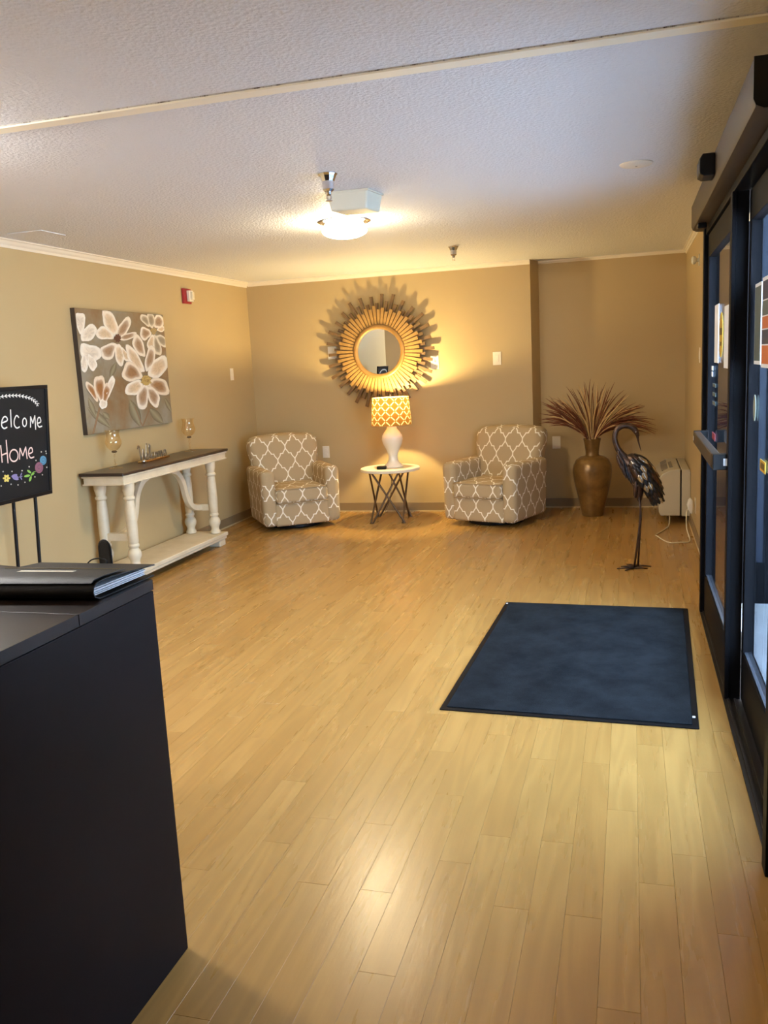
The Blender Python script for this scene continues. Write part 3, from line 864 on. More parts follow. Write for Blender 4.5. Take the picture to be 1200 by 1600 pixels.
# side stretchers and ogee braces in the middle plane
for ly in (-0.755, 0.62):
    MB().box(-0.115, 0.135, ly-0.022, ly+0.022, 0.345, 0.405).build('stretcher', M_cream, ct, bevel=0.004)
def brace(sg, yc, ye):
    path = smoothpath([(0.01, yc+sg*0.16, zt-0.012), (0.01, yc+sg*0.26, zt-0.045), (0.01, yc+sg*0.35, 0.66), (0.01, yc+sg*0.40, 0.52), (0.01, yc+sg*0.44, 0.455), (0.01, yc+sg*0.52, 0.40), (0.01, ye-sg*0.022, 0.378)], 5)
    mb = MB()
    vs = []
    for i, p in enumerate(path):
        tg = (path[min(i+1, len(path)-1)] - path[max(i-1, 0)]).normalized()
        nrm = Vector((0, -tg.z, tg.y))
        for sx in (-0.022, 0.022):
            for sn in (-0.026, 0.026): vs.append(p + Vector((sx, 0, 0)) + nrm*sn)
    n = len(path); fs = [(0, 1, 3, 2), (4*n-4, 4*n-2, 4*n-1, 4*n-3)]
    for i in range(n-1):
        a = 4*i; b = a+4
        fs += [(a, b, b+1, a+1), (a+2, a+3, b+3, b+2), (a, a+2, b+2, b), (a+1, b+1, b+3, a+3)]
    mb.add(vs, fs); mb.build('arched_brace', M_cream, ct, bevel=0.004)
brace(-1, -0.10, -0.755); brace(1, -0.05, 0.62)

# candle holders
def holder_mat():
    M_ = bpy.data.materials.new('amber_glass'); M_.use_nodes = True
    N = NT(M_); N.n.remove(N.n['Principled BSDF']); out = N.n['Material Output']
    tr = N.new('ShaderNodeBsdfTransparent'); tr.inputs[0].default_value = (0.985, 0.95, 0.88, 1)
    gl = N.new('ShaderNodeBsdfGlossy'); gl.inputs['Roughness'].default_value = 0.03; gl.inputs[0].default_value = (1, 0.93, 0.8, 1)
    fr = facing_fresnel(N, 0.07)
    mx = N.new('ShaderNodeMixShader')
    N.l.new(fr, mx.inputs[0]); N.l.new(tr.outputs[0], mx.inputs[1]); N.l.new(gl.outputs[0], mx.inputs[2]); N.l.new(mx.outputs[0], out.inputs[0])
    return M_
M_amber = holder_mat()
def holder(label, x, y):
    t = thing('candle_holder', label, 'candle holder', (x, y, CZ+0.0005), 0, 'glass candle holders on the console')
    MB().lathe([(0.055, 0), (0.055, 0.003), (0.03, 0.008), (0.009, 0.018)], 28).build('foot', M_amber, t, smooth='all')
    path = []; 
    mb = MB()
    for s in (0, PI):
        mb.tube([(0.006*math.cos(s+k*0.7), 0.006*math.sin(s+k*0.7), 0.016+k*0.0078) for k in range(15)], 0.005, 8)
    mb.build('stem', M_amber, t, smooth='all')
    MB().lathe([(0.010, 0.123), (0.021, 0.128), (0.022, 0.135), (0.012, 0.141)], 20).build('collar', mat('dark_glass_collar', rgb(90, 70, 50), 0.1), t, smooth='all')
    outp = [(0.010, 0.140), (0.030, 0.146), (0.052, 0.168), (0.064, 0.195), (0.064, 0.215), (0.055, 0.245), (0.050, 0.270), (0.054, 0.292), (0.060, 0.305)]
    MB().lathe(outp + [(r-0.0025, z) for r, z in reversed(outp[1:])], 32, cap=False).build('bowl', M_amber, t, smooth='all')
holder('amber glass candle holder on the near end of the console, under the painting', -3.955, 6.02)
holder('amber glass candle holder on the far end of the console, right of the painting', -3.965, 7.27)

# welcome script sign
t = thing('welcome_sign', 'small metallic script Welcome sign standing on the console table', 'sign', (-3.93, 6.555, CZ+0.0005), math.radians(92))
M_bar = mat('mirror_gold_bar', rgb(210, 170, 110), 0.15, 0.9)
M_pew = mat('pewter_script', rgb(150, 140, 124), 0.3, 0.8)
MB().box(-0.23, 0.25, -0.022, 0.022, 0, 0.016).build('base_bar', M_bar, t, bevel=0.003)
def E(cx, x0, y=0.0, s=1.0):
    return [(x0, 0.030*s), (x0+0.030*s, 0.040*s), (x0+0.034*s, 0.062*s), (x0+0.018*s, 0.066*s), (x0+0.008*s, 0.042*s), (x0+0.016*s, 0.020*s), (x0+0.038*s, 0.022*s), (x0+0.05*s, 0.034*s)]
strokes = [
 [(-0.235, 0.120), (-0.222, 0.142), (-0.208, 0.130), (-0.206, 0.080), (-0.196, 0.030), (-0.186, 0.028), (-0.170, 0.080), (-0.160, 0.110), (-0.156, 0.070), (-0.146, 0.028), (-0.134, 0.030), (-0.118, 0.085), (-0.108, 0.140), (-0.098, 0.148)],
 E(0, -0.130, s=1.0),
 [(-0.082, 0.034), (-0.062, 0.080), (-0.056, 0.130), (-0.066, 0.138), (-0.072, 0.110), (-0.066, 0.050), (-0.056, 0.022), (-0.044, 0.034)],
 [(-0.010, 0.058), (-0.020, 0.066), (-0.036, 0.056), (-0.040, 0.034), (-0.026, 0.020), (-0.006, 0.026), (0.002, 0.040)],
 [(0.002, 0.040), (0.008, 0.062), (0.024, 0.066), (0.034, 0.046), (0.026, 0.022), (0.010, 0.020), (0.002, 0.036), (0.014, 0.060), (0.040, 0.058), (0.052, 0.062)],
 [(0.052, 0.062), (0.058, 0.022), (0.066, 0.056), (0.078, 0.066), (0.086, 0.050), (0.088, 0.022), (0.098, 0.056), (0.110, 0.066), (0.118, 0.048), (0.120, 0.026), (0.132, 0.026), (0.142, 0.036)],
 E(0, 0.140, s=1.0),
]
mb = MB()
for s in strokes:
    mb.tube(smoothpath([(x*1.15+0.02, 0, z*1.0+0.002) for x, z in s], 5), 0.0064, 8)
for xx in (-0.185, 0.0, 0.16): mb.box(xx-0.004, xx+0.004, -0.004, 0.004, 0.014, 0.034)
mb.build('script_lettering', M_pew, t, smooth=True)
MB().sphere((-0.225, -0.035, 0.016), (0.026, 0.018, 0.016)).build('end_ornament', M_chrome, t, smooth='all')

# ================================================================== PAINTING
pt_ = thing('flower_painting', 'unframed canvas painting of cream blossoms above the console table', 'painting', (XL, 6.487, 1.662), PI/2)
PW, PH = 1.31, 0.965      # local x runs along +y in the room after the quarter turn
def canvas_mat():
    M_ = bpy.data.materials.new('painted_canvas'); M_.use_nodes = True
    N = NT(M_); b = N.n['Principled BSDF']
    c = N.coord('Object')
    n1 = N.noise(c, 2.6, 4, 0.6); n2 = N.noise(c, 9, 5, 0.7)
    col = N.ramp(n1, [(0.32, rgb(142, 138, 126)), (0.48, rgb(126, 112, 88)), (0.62, rgb(120, 84, 44)), (0.75, rgb(140, 124, 100))])
    N.l.new(N.mix(N.math('MULTIPLY', n2, 0.4), col, rgb(156, 140, 112)), b.inputs['Base Color'])
    b.inputs['Roughness'].default_value = 0.6
    N.l.new(N.bump(N.noise(c, 300, 2), 0.15, 0.002), b.inputs['Normal'])
    return M_
cv = MB().box(-PW/2, PW/2, -0.04, -0.0005, -PH/2, PH/2).build('canvas', canvas_mat(), pt_, bevel=0.003)
MB().box(-PW/2-0.001, -PW/2, -0.0405, -0.0005, -PH/2, PH/2).build('dark_edge', mat('dark_canvas_edge', rgb(66, 56, 46), 0.8), pt_)
def Q(x, y):
    xl = 105+(y-80)*130/1315; xr = 1035+(y-140)*90/1110
    yt = 80+(x-105)*0.0645; yb = 1395-(x-235)*0.163
    return ((x-xl)/(xr-xl)-0.5)*PW, (0.5-(y-yt)/(yb-yt))*PH
petals = [ # cx, cy, half length, half width, flower centre, tone
 (450, 240, 135, 58, (512, 390), 0), (575, 290, 120, 48, (512, 390), 1), (618, 370, 95, 30, (512, 400), 1), (392, 345, 85, 55, (512, 390), 0), (428, 520, 90, 62, (512, 410), 1), (535, 555, 105, 42, (512, 400), 0), (597, 560, 75, 28, (530, 440), 0),
 (822, 335, 60, 58, (910, 310), 1), (975, 215, 65, 60, (910, 310), 1), (1012, 405, 72, 42, (910, 310), 2), (952, 460, 100, 38, (910, 310), 2), (882, 430, 78, 34, (910, 310), 0), (890, 200, 75, 40, (910, 310), 2), (822, 200, 70, 34, (910, 310), 2), (1005, 290, 45, 24, (910, 310), 0),
 (745, 470, 110, 52, (815, 640), 1), (700, 610, 150, 50, (815, 790), 0), (865, 600, 125, 48, (815, 780), 1), (955, 690, 130, 78, (815, 820), 0), (960, 880, 120, 72, (815, 830), 3), (665, 745, 100, 85, (815, 820), 3), (690, 900, 95, 62, (815, 820), 0), (780, 990, 125, 56, (815, 820), 1), (893, 985, 105, 56, (815, 820), 1),
 (155, 235, 100, 42, (170, 440), 4), (232, 345, 90, 55, (165, 450), 4), (245, 545, 100, 82, (165, 450), 4), (192, 650, 90, 28, (190, 480), 4), (262, 640, 80, 36, (220, 500), 4),
 (268, 945, 105, 26, (350, 1110), 5), (340, 920, 135, 46, (360, 1110), 5), (432, 910, 125, 26, (375, 1110), 4), (395, 970, 110, 32, (370, 1110), 5), (370, 1075, 48, 34, (365, 1130), 4), (815, 822, 40, 44, (815, 900), 6), (512, 392, 24, 30, (512, 440), 7), (910, 312, 26, 30, (910, 350), 6)]
tones = [(rgb(214, 188, 152), rgb(250, 242, 226)), (rgb(160, 128, 96), rgb(248, 238, 220)), (rgb(150, 136, 112), rgb(232, 222, 200)), (rgb(150, 108, 66), rgb(244, 230, 206)), (rgb(228, 216, 196), rgb(250, 244, 230)), (rgb(150, 96, 40), rgb(236, 220, 196)), (rgb(150, 116, 54), rgb(196, 166, 92)), (rgb(60, 34, 24), rgb(86, 50, 34))]
mb = MB(); cols = []
rs = random.Random(3)
depth = 0.0005
for (cx, cy, hl, hw, fc, tone) in petals:
    hl *= 1.12; hw *= 1.14
    dirx, diry = cx-fc[0], cy-fc[1]; L = math.hypot(dirx, diry) or 1; dirx /= L; diry /= L
    nx, ny = -diry, dirx
    inn, rim = tones[tone]
    rings = [(0.0, inn), (0.35, inn), (0.62, tuple(a*0.7+b*0.3 for a, b in zip(inn, rim))), (0.76, rim), (0.95, rim), (1.0, tuple(x*0.62 for x in rim[:3])+(1,))]
    o = len(mb.v); n = 22
    ph = rs.random()*6
    for (rr, cc) in rings:
        for k in range(n):
            a = 2*PI*k/n
            wob = 1+0.08*math.sin(3*a+ph)+0.05*math.sin(5*a+2*ph)
            la = math.cos(a)*hl*rr*wob; wb = math.sin(a)*hw*rr*wob*(1.0+0.25*math.cos(a))
            px, py = Q(cx+dirx*la+nx*wb, cy+diry*la+ny*wb)
            px = max(-PW/2+0.004, min(PW/2-0.004, px)); py = max(-PH/2+0.004, min(PH/2-0.004, py))
            mb.v.append((px, -0.0403-depth-0.0006*math.sin(rr*PI), py)); 
            sh_ = 0.85+0.3*rs.random() if rr < 0.7 else 0.92+0.1*rs.random()
            cols.append(tuple(min(1, x*sh_) for x in cc[:3])+(1,))
    for j in range(len(rings)-1):
        for k in range(n):
            k2 = (k+1) % n; mb.f.append((o+j*n+k, o+j*n+k2, o+(j+1)*n+k2, o+(j+1)*n+k))
    depth += 0.00012
mb.build('painted_petals', vcol_mat('petal_paint'), pt_, cols=cols, smooth='all')
# leaves, stems, stamens
mb = MB(); cols = []
leaf_d = [0.0406]
def leaf(x0, y0, x1, y1, w, c0, c1):
    leaf_d[0] += 0.0001
    o = len(mb.v); n = 8; dx, dy = x1-x0, y1-y0; L = math.hypot(dx, dy); nx, ny = -dy/L, dx/L
    for i in range(n+1):
        t_ = i/n; ww = w*math.sin(PI*min(max(t_, 0.02), 0.98))**0.8 if w > 12 else w
        for s, cc in ((-1, c0), (0, c1), (1, c0)):
            px, py = Q(x0+dx*t_+nx*ww*s, y0+dy*t_+ny*ww*s)
            px = max(-PW/2+0.004, min(PW/2-0.004, px)); py = max(-PH/2+0.004, min(PH/2-0.004, py))
            mb.v.append((px, -leaf_d[0], py)); cols.append(cc)
    for i in range(n):
        for s in (0, 1):
            a = o+3*i+s; mb.f.append((a, a+3, a+4, a+1))
g0, g1 = rgb(92, 84, 62), rgb(150, 146, 118)
for a in ((640, 1030, 745, 1300, 55), (850, 1110, 1010, 1270, 48), (500, 640, 440, 800, 28), (230, 1110, 440, 1320, 38), (370, 1160, 430, 1230, 30), (235, 1010, 300, 1200, 25), (1030, 1000, 1115, 1150, 26)):
    leaf(*a, g0, g1)
for a in ((340, 1110, 280, 1385, 9), (855, 1115, 775, 1300, 7), (690, 1100, 770, 1300, 5)): leaf(*a, rgb(120, 92, 62), rgb(140, 108, 76))
mb.build('painted_leaves', vcol_mat('leaf_paint'), pt_, cols=cols)
mb = MB(); cols = []
for k in range(16):
    a = 2*PI*k/16; rr = 45+18*rs.random()
    leaf(800, 810, 815+rr*math.cos(a), 825+rr*math.sin(a)*1.1, 9, rgb(150, 116, 50), rgb(214, 186, 110))
for k in range(9):
    a = 2*PI*k/9; leaf(512, 390, 512+34*math.cos(a), 390+44*math.sin(a), 8, rgb(70, 36, 26), rgb(90, 50, 36)); leaf(910, 312, 910+30*math.cos(a), 312+36*math.sin(a), 7, rgb(150, 126, 80), rgb(190, 168, 118))
mb.v = [(x, y-0.0035, z) for x, y, z in mb.v]
mb.build('painted_stamens', vcol_mat('stamen_paint'), pt_, cols=cols)

# ================================================================== CHALKBOARD ON STAND
BW, BH = 0.62, 0.735
M_chalk = mat('chalkboard_slate', rgb(19, 21, 23), 0.6, var=0.25, vscale=5, spec=0.25)
cb = thing('chalkboard_sign', 'black chalkboard reading Welcome Home on a two legged stand beside the desk', 'chalkboard', (-3.75, 5.0, 0))
bdir = Vector((0.02, 1, 0)).normalized(); bn = Vector((1, -0.02, 0)).normalized()
vup = Vector((0.058, 0.0, 0.735)).normalized()
# board local frame: u = 0..BW left to right (toward +y), v = 0..BH upward; right edge at the thing's origin in plan
def Bp(u, v, d=0.0):
    return bdir*(u-BW) + Vector((-0.055, 0, 0.85)) + vup*v + bn*d
def bquad(mb, u0, u1, v0, v1, d0, d1):
    vs = [Bp(u, v, d) for d in (d0, d1) for v in (v0, v1) for u in (u0, u1)]
    mb.add(vs, [(0, 2, 3, 1), (4, 5, 7, 6), (0, 1, 5, 4), (2, 6, 7, 3), (0, 4, 6, 2), (1, 3, 7, 5)])
    return mb
bd = bquad(MB(), 0.02, BW-0.02, 0.02, BH-0.02, -0.012, 0.0).build('slate', M_chalk, cb)
for a in ((0, BW, 0, 0.024), (0, BW, BH-0.024, BH), (0, 0.024, 0.024, BH-0.024), (BW-0.024, BW, 0.024, BH-0.024)):
    bquad(MB(), a[0], a[1], a[2], a[3], -0.018, 0.008).build('frame_rail', M_black, cb, bevel=0.003)
def Z(zx, zy):
    x = zx/5.16; y = 590+zy/5.16
    xr = 73.5+(y-601)*0.0486
    u = BW-(xr-x)/158
    h = 175+(73.5-x)*0.15; yt = 601+(73.5-x)*0.081
    return u, BH*(1-(y-yt)/h)
def ribbon(mb, pts, w=0.0045, d=0.0008):
    P = [Z(*p) for p in pts]
    o = len(mb.v)
    for i, (u, v) in enumerate(P):
        a = P[max(i-1, 0)]; b = P[min(i+1, len(P)-1)]
        du, dv = b[0]-a[0], b[1]-a[1]; L = math.hypot(du, dv) or 1
        nu, nv = -dv/L*w, du/L*w
        mb.v.append(tuple(Bp(u+nu, v+nv, d))); mb.v.append(tuple(Bp(u-nu, v-nv, d)))
    for i in range(len(P)-1): mb.f.append((o+2*i, o+2*i+1, o+2*i+3, o+2*i+2))
def sm2(pts, n=4): return [(p.x, p.y) for p in smoothpath([(a, b, 0) for a, b in pts], n)]
def ell(cx, cy, rx, ry, n=20): return [(cx+rx*math.cos(2*PI*k/n), cy+ry*math.sin(2*PI*k/n)) for k in range(n+1)]
M_cw = mat('white_chalk', rgb(226, 224, 216), 0.9); M_cp = mat('pink_chalk', rgb(228, 196, 184), 0.9)
mb = MB()
for s in ([(-112, 250), (-78, 425)], [(-78, 425), (-48, 300)], [(-48, 300), (-26, 425)], [(-26, 425), (5, 240)], [(97, 262), (103, 405)], [(249, 407), (250, 316)], [(250, 318), (268, 374)], [(267, 374), (283, 308)], [(283, 308), (290, 424)]): ribbon(mb, s)
for s in ([(32, 372), (72, 352), (68, 325), (50, 322), (36, 350), (33, 392), (50, 415), (73, 405)], [(160, 328), (142, 310), (126, 345), (126, 388), (145, 412), (166, 400)], ell(203, 365, 15, 33), [(300, 372), (330, 360), (324, 326), (309, 330), (302, 368), (316, 400), (342, 394)]): ribbon(mb, sm2(s))
mb.build('welcome_lettering', M_cw, bd)
mb = MB()
for s in ([(25, 550), (36, 692)], [(65, 508), (78, 697)], [(30, 632), (76, 612)], [(164, 668), (168, 573)], [(168, 575), (190, 639)], [(189, 639), (212, 563)], [(211, 563), (223, 664)]): ribbon(mb, s)
for s in (ell(122, 635, 31, 48), [(235, 622), (264, 606), (258, 573), (241, 580), (233, 620), (250, 655), (278, 646)]): ribbon(mb, sm2(s))
mb.build('home_lettering', M_cp, bd)
mb = MB()
def blob(cx, cy, pts, d=0.0010):
    o = len(mb.v); mb.v.append(tuple(Bp(*Z(cx, cy), d)))
    for p in pts[:-1]: mb.v.append(tuple(Bp(*Z(*p), d)))
    n = len(pts)-1
    for k in range(n): mb.f.append((o, o+1+k, o+1+(k+1) % n))
def petal(cx, cy, L, w, ang, d=0.0010):
    c, s = math.cos(ang), math.sin(ang)
    pts = [(cx+c*L*math.cos(a)-s*w*math.sin(a), cy+s*L*math.cos(a)+c*w*math.sin(a)) for a in [2*PI*k/10 for k in range(11)]]
    blob(cx, cy, pts, d)
arc = [(-75, 245), (-58, 215), (-30, 185), (10, 165), (60, 155), (110, 150), (160, 150), (210, 160), (255, 175), (288, 200), (312, 232)]
ribbon(mb, sm2(arc), 0.0022)
ap_ = sm2(arc, 2)
for i in range(1, len(ap_)-1):
    x, y = ap_[i]; a = math.atan2(ap_[i+1][1]-ap_[i-1][1], ap_[i+1][0]-ap_[i-1][0])
    for s in (-1, 1): petal(x+7*math.cos(a+s*0.9), y+s*7, 11, 3.6, a+s*0.75)
mb.build('laurel_drawing', M_cw, bd)
def chalkflower(nm, col, fn):
    global mb
    mb = MB(); fn(); mb.build(nm, mat('chalk_'+nm, col, 0.9), bd)
chalkflower('mauve_rose', rgb(132, 84, 98), lambda: blob(317, 735, ell(317, 735, 33, 46)))
chalkflower('blue_rose', rgb(80, 132, 160), lambda: blob(350, 675, ell(350, 675, 27, 38)))
def roseline():
    for (cx, cy, r) in ((317, 735, 1.0), (350, 675, 0.85)):
        ribbon(mb, [(cx+r*(4+2.2*k)*math.cos(k*0.8), cy+r*(6+3*k)*math.sin(k*0.8)) for k in range(12)], 0.0012, 0.0016)
chalkflower('rose_lines', rgb(60, 60, 84), roseline)
def green():
    ribbon(mb, sm2([(290, 768), (262, 782), (240, 842)]), 0.0025)
    petal(222, 803, 24, 10, -0.2); petal(238, 768, 20, 9, 0.7); petal(247, 828, 24, 9, 1.9); petal(265, 790, 18, 7, -0.6)
chalkflower('green_leaves', rgb(128, 176, 74), green)
def tulip():
    for a in (-0.5, 0, 0.5): petal(130+a*10, 812+a*24, 24, 12, PI+a*0.6)
    ribbon(mb, [(150, 815), (186, 805)], 0.002); petal(176, 790, 16, 4, -1.2); petal(176, 822, 16, 4, 1.2)
chalkflower('violet_tulip', rgb(140, 128, 172), tulip)
def daisy():
    for k in range(6): petal(67+15*math.cos(k*PI/3), 820+20*math.sin(k*PI/3), 13, 9, k*PI/3)
chalkflower('yellow_daisy', rgb(214, 192, 96), daisy)
chalkflower('taupe_rose', rgb(120, 108, 108), lambda: blob(-8, 815, ell(-8, 815, 26, 38)))
def left_garland():
    blob(-62, 735, ell(-62, 735, 28, 42)); petal(-40, 790, 22, 9, 0.5)
chalkflower('rose_cluster', rgb(150, 96, 104), left_garland)
def dots():
    for (x, y) in ((292, 676), (335, 606), (380, 733), (344, 795), (283, 812), (205, 856), (152, 876), (100, 870), (28, 882), (183, 760), (107, 765), (42, 765), (238, 728), (372, 600), (376, 618)): petal(x, y, 5, 6, 0)
chalkflower('chalk_dots', rgb(196, 190, 176), dots)
# stand: two legs behind the board and a floor base
for (u, z1) in ((0.27, 0.84), (0.48, 0.84)):
    top = Bp(u, 0.25, -0.03); bot = Vector((top.x-0.06, top.y-0.0, 0.03))
    MB().tube([bot, top], 0.0115, 12).build('leg', M_black, cb, smooth=True)
by0 = Bp(0.27, 0).y; by1 = Bp(0.48, 0).y; bx = Bp(0.27, 0.25).x-0.085
MB().box(bx-0.16, bx+0.22, by0-0.02, by0+0.02, 0, 0.03).build('foot', M_black, cb, bevel=0.004)
MB().box(bx-0.16, bx+0.22, by1-0.02, by1+0.02, 0, 0.03).build('foot', M_black, cb, bevel=0.004)
MB().box(bx-0.012, bx+0.012, by0, by1, 0.12, 0.144).build('crossbar', M_black, cb)

# ================================================================== DESK, PORTFOLIO, PAPERS
M_desk = mat('espresso_veneer', rgb(24, 18, 20), 0.45, var=0.25, vscale=4, spec=0.07)
M_desktop = mat('espresso_top', rgb(40, 29, 24), 0.36, var=0.2, vscale=5, spec=0.15)
dk = thing('reception_desk', 'tall dark espresso reception desk at the lower left', 'desk', (-1.9, 1.0, 0))
def D(x, y): return (x+1.9, y-1.0)
MB().prism([D(-1.21, 1.955), D(-1.9, 2.095), D(-2.9, 2.095), D(-2.9, 0.1), D(-1.21, 0.1)], 0.0, 1.0455).build('side_panel', M_desk, dk, bevel=0.0025)
MB().prism([D(-1.209, 1.955), D(-1.9, 2.105), D(-2.9, 2.105), D(-2.9, 1.634), D(-1.209, 1.634)], 1.048, 1.076).build('top_slab', M_desktop, dk, bevel=0.001)
MB().prism([D(-1.209, 1.6315), D(-2.9, 1.6315), D(-2.9, 0.1), D(-1.209, 0.1)], 1.048, 1.076).build('top_slab', M_desktop, dk, bevel=0.001)
MB().prism([D(-1.214, 1.95), D(-2.89, 2.08), D(-2.89, 0.11), D(-1.214, 0.11)], 1.0456, 1.0479).build('reveal', M_black, dk)

DT = 1.0765
M_lea = mat('black_leather', rgb(22, 20, 18), 0.5, bump=0.12, bscale=260, spec=0.2)
pfo = thing('leather_portfolio', 'black leather portfolio stuffed with papers on the desk corner', 'portfolio', (0, 0, DT+0.002))
NR_, FR_, FL_, NL_ = Vector((-1.235, 1.735, 0)), Vector((-1.222, 1.985, 0)), Vector((-1.58, 1.985, 0)), Vector((-1.62, 1.70, 0))
def PF(a, b, z):      # a 0..1 right to left, b 0..1 near to far
    n0 = NR_.lerp(NL_, a); f0 = FR_.lerp(FL_, a)
    p = n0.lerp(f0, b); p.z = z; return p
prof = [(1.0, 0.002), (0.5, 0.0015), (0.08, 0.002), (0.02, 0.009), (0.0, 0.020), (0.015, 0.032), (0.06, 0.039), (0.20, 0.041), (0.45, 0.038), (0.8, 0.030), (1.03, 0.026)]
def sheet(profile, thick, a0, a1, name, m_, na=8):
    mb = MB(); n = len(profile); 
    for ia in range(na+1):
        a = a0+(a1-a0)*ia/na
        for i, (b, z) in enumerate(profile):
            pb_, pz = profile[max(i-1, 0)]; qb, qz = profile[min(i+1, n-1)]
            db, dz = (qb-pb_)*0.27, qz-pz; L = math.hypot(db, dz) or 1
            nb, nz = dz/L/0.27, -db/L
            mb.v.append(tuple(PF(a, b, z))); mb.v.append(tuple(PF(a, b+nb*thick, z+nz*thick)) if False else tuple(PF(a, b-nb*thick, z-nz*thick)))
    w = 2*n
    for ia in range(na):
        for i in range(n-1):
            p = ia*w+2*i
            mb.f.append((p, p+2, p+w+2, p+w)); mb.f.append((p+1, p+w+1, p+w+3, p+3))
        for e in (0, n-1):
            p = ia*w+2*e; q = (p, p+w, p+w+1, p+1); mb.f.append(q if e == 0 else tuple(reversed(q)))
    for ia in (0, na):
        for i in range(n-1):
            p = ia*w+2*i; q = (p, p+1, p+3, p+2); mb.f.append(q if ia == 0 else tuple(reversed(q)))
    return mb.build(name, m_, pfo, smooth=True, angle=50)
sheet(prof, 0.003, 0.0, 1.0, 'cover', M_lea)
# short front flap with stitched edge, over the cover
fl_prof = [(0.02, 0.040), (0.06, 0.0460), (0.20, 0.0478), (0.45, 0.0450), (0.56, 0.0432)]
sheet(fl_prof, 0.002, 0.02, 1.0, 'front_flap', M_lea)
mb = MB(); mb.tube([PF(a/20, 0.535, 0.0467) for a in range(1, 20)], 0.0009, 5); mb.build('stitching', mat('tan_thread', rgb(150, 138, 110), 0.8), pfo)
mb = MB(); mb.add([PF(0.32, 0.36, 0.0492), PF(0.74, 0.36, 0.0492), PF(0.74, 0.42, 0.0484), PF(0.32, 0.42, 0.0484), PF(0.32, 0.36, 0.0484), PF(0.74, 0.36, 0.0484), PF(0.74, 0.42, 0.0476), PF(0.32, 0.42, 0.0476)], [(3, 2, 1, 0), (4, 5, 6, 7), (0, 1, 5, 4), (1, 2, 6, 5), (2, 3, 7, 6), (3, 0, 4, 7)]); mb.build('label_strip', mat('ivory_label', rgb(236, 232, 214), 0.6), pfo)
for k in range(5):
    z = 0.008+0.0038*k
    mb = MB(); aa = 0.03+0.006*(k % 3); b0 = 0.06; b1 = 0.90+0.012*(k % 4)
    P4 = [PF(aa, b0, z), PF(0.96, b0, z), PF(0.96, b1, z*0.9+0.001), PF(aa, b1, z*0.9+0.001)]
    mb.add(P4+[p+Vector((0, 0, 0.0022)) for p in P4], [(0, 1, 2, 3), (7, 6, 5, 4), (0, 4, 5, 1), (1, 5, 6, 2), (2, 6, 7, 3), (3, 7, 4, 0)])
    mb.build('paper_sheets', M_paper, pfo)
# closure tab standing up behind, and loop
TB = Vector((-1.395, 2.03, 0.0))
pts = []
for k in range(13):
    a = PI*k/12; pts.append((0.027*math.cos(a), 0.060+0.027*math.sin(a)))
poly = [(0.027, -0.0)] + pts + [(-0.027, -0.0)]
Mt = Matrix.Translation(TB+Vector((0, 0, 0.001))) @ Matrix.Rotation(math.radians(-18), 4, 'Z') @ Matrix(((1, 0, 0, 0), (0, 0, -1, 0), (0, 1, 0, 0), (0, 0, 0, 1)))
MB().prism(poly, -0.002, 0.002, Mt).build('closure_tab', M_lea, pfo, bevel=0.0012)
poly2 = [(x*0.80, 0.006+y*0.88) for x, y in poly]
MB().tube([Mt @ Vector((x, y, 0.0026)) for x, y in poly2], 0.0006, 5).build('tab_stitching', mat('dark_thread', rgb(60, 56, 50), 0.8), pfo)
MB().tube(smoothpath([PF(0.58, 1.02, 0.026), PF(0.56, 1.06, 0.036), PF(0.50, 1.07, 0.040), PF(0.43, 1.06, 0.036), PF(0.41, 1.02, 0.026)]), 0.002, 6).build('pen_loop', M_lea, pfo, smooth='all')

t = thing('paper_stack', 'white stack of papers on the desk at the left picture edge', 'paper', (-1.93, 1.95, DT), math.radians(-8))
for k in range(5):
    MB().box(-0.14+0.003*(k % 3), 0.14+0.002*(k % 2), -0.10, 0.10+0.002*(k % 3), 0.0072*k, 0.0072*k+0.0068).build('paper_sheets', M_paper, t)

# ================================================================== FLOOR MAT
t = thing('floor_mat', 'black rubber edged entrance mat with dark navy carpet pile', 'mat', (-0.262, 4.628, 0.0005), math.radians(-1.9))
MB().box(-0.571, 0.571, -0.918, 0.918, 0, 0.006).build('rubber_border', mat('black_rubber', rgb(14, 14, 16), 0.6, spec=0.12), t, bevel=0.003)
Mp = bpy.data.materials.new('navy_pile'); Mp.use_nodes = True
N = NT(Mp); b_ = N.n['Principled BSDF']
c_ = N.coord('Object')
n1 = N.noise(c_, 260, 2); n2 = N.ramp(N.noise(c_, 4, 5, 0.7), [(0.35, (0, 0, 0, 1)), (0.65, (1, 1, 1, 1))])
N.l.new(N.mix(N.math('ADD', N.math('MULTIPLY', n1, 0.5), N.math('MULTIPLY', n2, 0.5)), rgb(17, 19, 22), rgb(44, 49, 54)), b_.inputs['Base Color'])
b_.inputs['Roughness'].default_value = 0.95; b_.inputs['Specular IOR Level'].default_value = 0.02
b_.inputs['Sheen Weight'].default_value = 0.0
N.l.new(N.bump(n1, 0.8, 0.004), b_.inputs['Normal'])
MB().box(-0.543, 0.543, -0.89, 0.89, 0.006, 0.011).build('carpet_pile', Mp, t, bevel=0.003)
for (x, y) in ((-0.558, 0.88), (0.552, -0.80)): MB().box(x-0.006, x+0.006, y-0.010, y+0.010, 0.0062, 0.0075).build('care_tag', M_paper, t)

